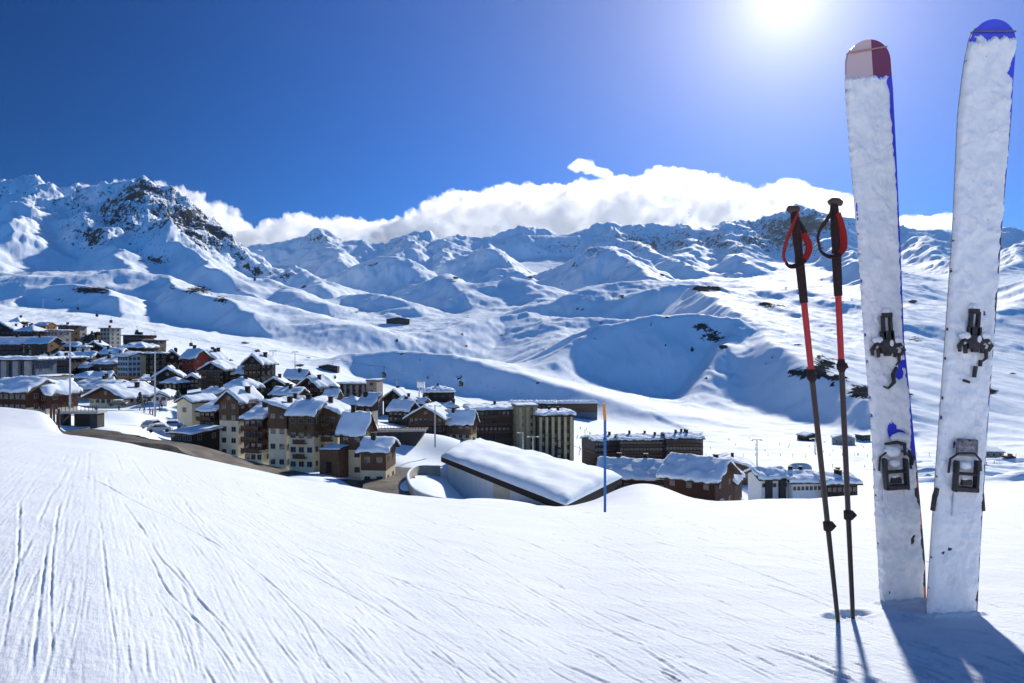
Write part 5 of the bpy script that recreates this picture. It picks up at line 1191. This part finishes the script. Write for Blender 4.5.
HOLES = {0: [(893, 96, 4, 26, .02), (894, 130, 3, 40, .02), (902, 250, 2.5, 60, .016), (905, 330, 2.5, 50, .016), (911, 400, 2, 42, .02), (913, 450, 2, 18, .018), (899, 372, 5, 7, .03), (905, 364, 6, 4, .03), (893, 428, 5.5, 7, .03), (898, 434, 8, 4, .03), (858, 220, 2.5, 30, .012), (874, 393, 3, 4, .006), (892, 80, 8, 6, .012)],
         1: [(985, 27, 14, 8, .016), (1000, 26, 10, 7, .016), (1012, 66, 3, 9, .016), (1012, 100, 3, 10, .016), (972, 42, 5, 5, .014), (995, 230, 2, 40, .0), (1003, 245, 2.5, 40, .012), (968, 106, 4, 2, .006), (998, 295, 2.5, 14, .013), (958, 400, 2, 10, .006)]}
d_l = fgd(903, 601); d_r = fgd(952, 614)
LT0 = [(601, 882, 926), (560, 880, 925), (520, 877.5, 922), (450, 875, 916), (400, 871.5, 911), (341, 867, 905), (241, 860, 901), (150, 852, 896.5), (90, 847, 893), (52, 845, 888), (39, 845, 886)]
LT1 = [(614, 928, 977), (560, 932, 980), (450, 940, 987), (400, 944, 990.5), (330, 949, 996), (241, 955, 1002), (200, 957, 1005), (150, 959, 1009), (114, 960.5, 1012), (60, 966, 1014), (34, 970, 1013), (20, 972, 1011)]
build_ski('ski', 'left ski standing upright, crusted in snow, maroon and pale tip, blue side stripe', 903.5, 601, d_l, 865, 42, LT0, 1, 0)
build_ski('ski', 'right ski standing upright, taller, snow crusted with bright blue rounded tip', 952, 614, d_r, 991, 22, LT1, 2, 1)

# ---- trekking style ski poles
GRIP = pmat('dark_brown_foam_grip', (.045, .025, .024), .75, .25, 120, .4, spec=.2)
REDP = pmat('red_pole_paint', (.52, .025, .03), .35, .12, 20, spec=.4); DKP = pmat('dark_brown_pole_tube', (.050, .026, .026), .35, .2, 40, spec=.45)
STR = pmat('red_webbing', (.45, .03, .025), .8, .2, 200, .4); STB = pmat('dark_brown_webbing', (.05, .025, .022), .8, .25, 200, .4); TAB = pmat('pale_tab', (.62, .62, .58), .6, .1, 50)
def ribbon(path, w, th, wd):
    """flat strap: path points, width direction wd"""
    P = [Vector(p) for p in path]; out = []
    n = 40
    for k in range(n + 1):
        s = k / n * (len(P) - 1); i = min(int(s), len(P) - 2); t = s - i; p0 = P[max(i - 1, 0)]; p1 = P[i]; p2 = P[i + 1]; p3 = P[min(i + 2, len(P) - 1)]
        out.append(.5 * ((2 * p1) + (p2 - p0) * t + (2 * p0 - 5 * p1 + 4 * p2 - p3) * t * t + (3 * p1 - p0 - 3 * p2 + p3) * t ** 3))
    vs = []
    for k, p in enumerate(out):
        tg = (out[min(k + 1, n)] - out[max(k - 1, 0)]).normalized(); side = Vector((-tg.z, 0, tg.x)); wv = (side * .62 + Vector((0, .78, 0))).normalized() * w / 2; nn = tg.cross(wv).normalized() * th / 2
        vs += [p - wv - nn, p + wv - nn, p + wv + nn, p - wv + nn]
    fs = [(k * 4 + j, k * 4 + (j + 1) % 4, k * 4 + 4 + (j + 1) % 4, k * 4 + 4 + j) for k in range(n) for j in range(4)] + [(0, 1, 2, 3), (4 * n + 3, 4 * n + 2, 4 * n + 1, 4 * n)]
    return MB().add(vs, fs)
def pole(label, top, bot, d, gr0, gr1, red1, bask, straps, tabs, grip_w, right):
    P0 = at(*bot, d); t = empty('ski_pole', label, 'ski pole', P0, 0, 'pair of ski poles'); s = d / F
    def L(px, py, y=0): v = at(px, py, d) - P0; return (v.x, y, v.z)
    def ax(py): f = (bot[1] - py) / (bot[1] - top[1]); return bot[0] + (top[0] - bot[0]) * f
    def seg(y0, y1, r0, r1, nm, mt, n=14, extra=None):
        return MB().tube([L(ax(y0), y0), L(ax(y1), y1)], [r0, r1], n).obj(nm, mt, t)
    # grip: contoured handle with mushroom head
    ys = [gr0 + 2, gr0 + 8, gr0 + 16, gr0 + 30, gr0 + 46, gr0 + 52, gr0 + 75, gr1]
    rr = [.013, .0155, .015, .0165, .0145, .0165, .0158, .0145]
    g = MB().tube([L(ax(y), y) for y in ys], [r * grip_w for r in rr], 18).obj('grip', GRIP, t)
    MB().tube([L(ax(gr0) - 6.5 * 1, gr0 - 1), L(ax(gr0) - 3, gr0 + .5), L(ax(gr0) + 3, gr0 + .5), L(ax(gr0) + 5, gr0 + 1)] if not right else [L(ax(gr0) - 5, gr0 + 1), L(ax(gr0) - 2, gr0 - .5), L(ax(gr0) + 4, gr0 + 0), L(ax(gr0) + 8, gr0 + 1.5)], [.008, .0125, .0125, .008], 14).obj('grip_head', pmat('worn_grip_head', (.10, .06, .05), .6, .3, 60), g)
    if not right: MB().tube([L(ax(gr0 + 12) + 4, gr0 + 12), L(ax(gr0 + 24) + 8, gr0 + 23), L(ax(gr0 + 32) + 8, gr0 + 31)], [.004, .008, .005], 10).obj('finger_hook', GRIP, g)
    seg(gr1 - .3, red1, .0092, .0088, 'upper_shaft', REDP)
    MB().tube([L(ax(y), y) for y in (red1 - 1, red1 + 3, red1 + 4, red1 + 9, red1 + 10, red1 + 12)], [.0095, .0115, .014, .014, .011, .0085], 14).obj('clamp', GRIP, t)
    MB().tube([L(ax(red1) + 4.2, red1 + 3), L(ax(red1) + 6, red1 + 8)], .0045, 8).obj('clamp_lever', GRIP, t)
    seg(red1 + 11, bask - 5, .0082, .0078, 'middle_shaft', DKP)
    b = MB().tube([L(ax(y), y) for y in (bask - 5, bask - 4, bask + 4, bask + 5)], [.009, .013, .013, .009], 14).obj('lower_clamp', GRIP, t)
    MB().tube([L(ax(bask) + 3, bask - 3.5), L(ax(bask) + 6.5, bask), L(ax(bask) + 3, bask + 4)], [.006, .007, .005], 8).obj('lower_clamp_lever', GRIP, t)
    MB().tube([L(ax(y), y) for y in (bask + 5, bot[1] - 6, bot[1] + 16)], [.0075, .0065, .005], 12).obj('lower_shaft', pmat('black_carbon_tube', (.02, .014, .013), .35, .2, 40, spec=.45), t)
    for i, (pts, mt) in enumerate(straps):
        ribbon([L(p[0], p[1], p[2]) for p in pts], .021, .0028, None).obj('strap', mt, t)
    for (px, py, a) in tabs:
        v = L(px, py, -.010); o = MB().box(-.0045, .0045, -.004, 0, -.0028, .0028).obj('strap_tab', TAB, t); o.location = v; o.rotation_euler = (0, a, 0)
dp = fgd(838, 622); dp2 = fgd(853, 619)
pole('left ski pole, worn dark grip, red wrist loop hanging at its left', (794, 209), (838, 622), dp, 209, 303, 370, 526,
     [([(797, 214, -.01), (791, 226, -.015), (784, 243, -.018), (781, 256, -.02), (783, 263, -.02)], STR), ([(783, 263, -.02), (787, 267, -.02), (795, 266, -.02), (802, 260, -.02)], STB), ([(802, 260, -.02), (806, 252, -.018), (806, 243, -.015), (801, 234, -.01)], STR)], [(786, 265, .4)], .80, False)
pole('right ski pole, nearly upright, dark wrist loop and red band on the grip', (834, 202), (853, 619), dp2, 202, 296, 360, 515,
     [([(833, 206, -.01), (827, 217, -.014), (818, 230, -.018), (815, 238, -.02), (816, 244, -.02)], STB), ([(816, 244, -.02), (818, 252, -.02), (825, 257, -.02), (832, 257, -.02), (837, 254, -.02)], STB), ([(837, 254, -.02), (841, 247, -.018), (840, 232, -.017), (835, 214, -.014)], STR)], [(816, 243, .2), (831, 256, 1.1)], .82, True)

# people, posts and trees that end up wholly behind a roof or a slope are left out
bpy.context.view_layer.update(); _dg = bpy.context.evaluated_depsgraph_get()
for o in [o for o in scene.objects if o.get('category') in ('person', 'fence post', 'conifer')]:
    h = {'person': (.9, 1.3, 1.6), 'fence post': (1., 1.6, 2.0), 'conifer': (1.5, 2.5, 4.)}[o['category']]; seen = False
    for z in h:
        for dx in (-.12, 0, .12):
            p = o.location + Vector((dx, 0, z)); L_ = p.length; r_ = scene.ray_cast(_dg, Vector((0, 0, 0)), p.normalized(), distance=L_ * 3)
            if not r_[0] or r_[1].length > L_ - 2.5: seen = True
    if not seen:
        for c_ in list(o.children): bpy.data.objects.remove(c_)
        bpy.data.objects.remove(o)
# ------------------------------------------------------------------ sky, sun, haze, clouds, camera
def build_world():
    w = bpy.data.worlds.new('World'); scene.world = w; w.use_nodes = True; nt = w.node_tree
    for n in list(nt.nodes): nt.nodes.remove(n)
    out = nt.nodes.new('ShaderNodeOutputWorld'); bg = nt.nodes.new('ShaderNodeBackground'); nt.links.new(bg.outputs[0], out.inputs[0])
    sky = nt.nodes.new('ShaderNodeTexSky'); sky.sky_type = 'NISHITA'; sky.sun_disc = False
    sky.sun_elevation = SUN_EL; sky.sun_rotation = SUN_AZ; sky.altitude = 2500; sky.air_density = 1.0; sky.dust_density = .15; sky.ozone_density = 3.5
    hs = nt.nodes.new('ShaderNodeHueSaturation'); hs.inputs['Saturation'].default_value = SKY_SAT
    nt.links.new(sky.outputs[0], hs.inputs['Color'])
    # aureole of thin high air around the sun
    tc = nt.nodes.new('ShaderNodeTexCoord')
    sd = Vector((math.sin(SUN_AZ) * math.cos(SUN_EL), math.cos(SUN_AZ) * math.cos(SUN_EL), math.sin(SUN_EL)))
    vm = nt.nodes.new('ShaderNodeVectorMath'); vm.operation = 'DOT_PRODUCT'; nrm = nt.nodes.new('ShaderNodeVectorMath'); nrm.operation = 'NORMALIZE'
    nt.links.new(tc.outputs['Generated'], nrm.inputs[0]); nt.links.new(nrm.outputs[0], vm.inputs[0]); vm.inputs[1].default_value = sd
    ang = math_(nt, 'MULTIPLY', math_(nt, 'ARCCOSINE', math_(nt, 'MINIMUM', vm.outputs['Value'], .999999)), 57.2958)
    def term(k, s, p):
        e = math_(nt, 'POWER', math_(nt, 'DIVIDE', ang, s), p)
        return math_(nt, 'MULTIPLY', math_(nt, 'EXPONENT', math_(nt, 'MULTIPLY', e, -1.0)), k)
    g = math_(nt, 'ADD', term(AUR[0][0], AUR[0][1], 1.0), term(AUR[1][0], AUR[1][1], 1.1))
    col = nt.nodes.new('ShaderNodeVectorMath'); col.operation = 'SCALE'; col.inputs[0].default_value = (1.0, .95, .98); nt.links.new(g, col.inputs['Scale'])
    add = nt.nodes.new('ShaderNodeVectorMath'); add.operation = 'ADD'
    tint = nt.nodes.new('ShaderNodeVectorMath'); tint.operation = 'MULTIPLY'; tint.inputs[1].default_value = SKY_TINT
    dk = nt.nodes.new('ShaderNodeVectorMath'); dk.operation = 'SCALE'; nt.links.new(hs.outputs[0], dk.inputs[0])
    pol = nt.nodes.new('ShaderNodeMapRange'); pol.interpolation_type = 'SMOOTHSTEP'; pol.inputs[1].default_value = 18; pol.inputs[2].default_value = 62; pol.inputs[3].default_value = 1.0; pol.inputs[4].default_value = .50
    nt.links.new(ang, pol.inputs[0]); nt.links.new(pol.outputs[0], dk.inputs['Scale'])
    nt.links.new(dk.outputs[0], tint.inputs[0])
    nt.links.new(tint.outputs[0], add.inputs[0]); nt.links.new(col.outputs[0], add.inputs[1])
    # blue fill light added to the unseen sky behind the camera, tints the shadows
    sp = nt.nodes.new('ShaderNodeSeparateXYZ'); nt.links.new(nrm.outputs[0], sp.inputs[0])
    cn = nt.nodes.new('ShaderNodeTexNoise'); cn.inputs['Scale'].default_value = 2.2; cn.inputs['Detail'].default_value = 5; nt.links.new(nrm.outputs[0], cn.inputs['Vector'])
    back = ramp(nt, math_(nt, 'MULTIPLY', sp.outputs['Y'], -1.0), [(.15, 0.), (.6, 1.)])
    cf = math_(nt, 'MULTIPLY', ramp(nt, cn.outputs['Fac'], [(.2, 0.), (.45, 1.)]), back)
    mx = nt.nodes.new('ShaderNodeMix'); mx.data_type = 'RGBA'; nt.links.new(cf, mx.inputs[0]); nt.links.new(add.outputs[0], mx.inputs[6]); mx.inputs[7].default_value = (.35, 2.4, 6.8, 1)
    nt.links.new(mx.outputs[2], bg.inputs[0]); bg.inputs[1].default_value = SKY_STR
    L = bpy.data.lights.new('sun', 'SUN'); L.energy = SUN_E; L.angle = R(1.8); L.color = (1, .94, .85)
    o = bpy.data.objects.new('sun', L); COL.objects.link(o); o.rotation_euler = (-sd).to_track_quat('-Z', 'Y').to_euler()
SKY_SAT = 1.65; SKY_STR = .078; SUN_E = 4.9; AUR = ((9.0, 3.2), (5.6, 12.0)); SKY_TINT = (.03, .66, 1.0); EXPO = .34
build_world()
def build_haze():
    bm = bmesh.new(); bmesh.ops.create_cube(bm, size=1)
    zmin = float(H.min()) - 1.5; zmax = float(H.max()) + 150
    M = Matrix.Translation((0, 5000, (zmin + zmax) / 2)) @ Matrix.Diagonal((24000, 10200, zmax - zmin, 1)); bm.transform(M)
    me = bpy.data.meshes.new('haze'); bm.to_mesh(me); o = bpy.data.objects.new('haze', me); COL.objects.link(o); o['kind'] = 'stuff'
    m = bpy.data.materials.new('haze_air'); m.use_nodes = True; nt = m.node_tree
    for n in list(nt.nodes): nt.nodes.remove(n)
    out = nt.nodes.new('ShaderNodeOutputMaterial'); v = nt.nodes.new('ShaderNodeVolumePrincipled')
    v.inputs['Color'].default_value = (.55, .75, 1, 1); v.inputs['Density'].default_value = HAZE; v.inputs['Anisotropy'].default_value = .45
    nt.links.new(v.outputs[0], out.inputs['Volume']); me.materials.append(m)
HAZE = .5 / 70000
if not os.environ.get('NOHAZE'): build_haze()

def build_clouds():
    m = bpy.data.materials.new('cloud_vapour'); m.use_nodes = True; nt = m.node_tree
    for n in list(nt.nodes): nt.nodes.remove(n)
    out = nt.nodes.new('ShaderNodeOutputMaterial'); v = nt.nodes.new('ShaderNodeVolumePrincipled')
    v.inputs['Color'].default_value = (.995, .997, 1, 1); v.inputs['Density'].default_value = .0035; v.inputs['Anisotropy'].default_value = .55
    tc = N(nt, 'ShaderNodeTexCoord'); nz = N(nt, 'ShaderNodeTexNoise'); nz.inputs['Scale'].default_value = .0045; nz.inputs['Detail'].default_value = 4; nz.inputs['Roughness'].default_value = .6
    nt.links.new(tc.outputs['Object'], nz.inputs['Vector'])
    nt.links.new(math_(nt, 'MULTIPLY', ramp(nt, nz.outputs['Fac'], [(.37, 0.), (.70, 1.)]), .0068), v.inputs['Density'])
    nt.links.new(v.outputs[0], out.inputs['Volume'])
    def cloud(name, label, top, ybot, d, thick, seed, dens=1., nper=1.0):
        r = random.Random(seed); bm = bmesh.new()
        xs = [t[0] for t in top]; ys = [t[1] for t in top]
        px = xs[0]
        k = d / F
        while px <= xs[-1]:
            yt = np.interp(px, xs, ys); hgt = (ybot - yt)
            for j in range(3):
                rr = min(max(hgt * r.uniform(.22, .5), 4), 26) * (1.0 if j else .8)
                py = yt + rr + (r.uniform(0, max(hgt - 2 * rr, 1)) if j else r.uniform(0, 3))
                p = at(px + r.uniform(-4, 4), py, d + r.uniform(-.5, .5) * thick)
                bmesh.ops.create_icosphere(bm, subdivisions=2, radius=rr * k, matrix=Matrix.Translation(p) @ Matrix.Diagonal((r.uniform(1, 1.7), 1.5, r.uniform(.75, 1.), 1)))
            px += max(4, hgt * .16) * nper
        me = bpy.data.meshes.new(name); bm.to_mesh(me); bm.free()
        o = bpy.data.objects.new(name, me); COL.objects.link(o)
        md = o.modifiers.new('r', 'REMESH'); md.mode = 'VOXEL'; md.voxel_size = 24 * k * .07
        dg = bpy.context.evaluated_depsgraph_get(); ev = o.evaluated_get(dg); me2 = bpy.data.meshes.new_from_object(ev)
        o.modifiers.clear(); o.data = me2
        n = len(me2.vertices); co = np.empty(n * 3, np.float32); me2.vertices.foreach_get('co', co); co = co.reshape(-1, 3).astype(float)
        no = np.empty(n * 3, np.float32); me2.vertices.foreach_get('normal', no); no = no.reshape(-1, 3)
        X, Y, Z = co.T; s = 11.
        nn = fbm((X + Y * .6) / (14 * s), (Z * 1.2 - Y * .5) / (14 * s), 5, gain=.55)
        b2 = 1 - 2 * np.abs(fbm((X - Y * .5) / (9 * s) + 5, (Z + Y * .4) / (9 * s), 3))
        n3 = fbm((X + Y * .3) / (3.2 * s), (Z * 1.3 - Y * .4) / (3.2 * s), 4, gain=.6)
        co += no * ((nn * 11 + b2 * 3.2 + n3 * 3.2) * s * min(1., thick / 300.))[:, None]
        me2.vertices.foreach_set('co', co.astype(np.float32).reshape(-1)); me2.update()
        me2.materials.append(m); o.data.name = name
        o['label'] = label; o['category'] = 'cloud'
    cloud('cloud', 'long billowing white cloud bank behind the skyline of peaks in the middle', [(395,222),(432,206),(442,193),(480,188),(520,181),(570,184),(605,180),(650,172),(680,166),(715,178),(755,188),(790,183),(830,188),(850,204),(862,222)], 258, 11500, 700, 1)
    cloud('cloud', 'low flat cloud tongue joining the big bank to the left massif', [(215,236),(245,232),(262,226),(290,214),(330,218),(380,219),(415,222),(440,230)], 252, 11500, 500, 2)
    cloud('cloud', 'thin cloud plume streaming off the summit of the left massif', [(85,192),(105,184),(128,180),(160,184),(190,192),(215,206),(240,222),(262,236)], 250, 11500, 400, 3)
    cloud('cloud', 'tiny wisp of cloud floating above the long cloud bank', [(576,162),(584,157),(588,164),(606,170)], 172, 11500, 110, 4)
    cloud('cloud', 'small faint cloud between the two skis above the ridge', [(895,222),(912,212),(930,216),(950,210),(962,220)], 232, 11500, 150, 5)
if not os.environ.get('NOCLOUD'): build_clouds()

cam = bpy.data.cameras.new('camera'); cam.sensor_width = 36; cam.lens = F / 1024 * 36; cam.clip_start = .05; cam.clip_end = 60000
co_ = bpy.data.objects.new('camera', cam); COL.objects.link(co_); co_.rotation_euler = (R(90), 0, 0); scene.camera = co_
scene.view_settings.view_transform = 'Standard'; scene.view_settings.look = 'None'; scene.view_settings.exposure = EXPO if 'EXPO' in globals() else .6; scene.view_settings.gamma = 1
cy = scene.cycles; cy.use_denoising = True; cy.max_bounces = 14; cy.diffuse_bounces = 3; cy.glossy_bounces = 2; cy.transmission_bounces = 3; cy.volume_bounces = 12; cy.transparent_max_bounces = 6
cy.use_adaptive_sampling = True; cy.adaptive_threshold = .02; cy.sample_clamp_indirect = 8
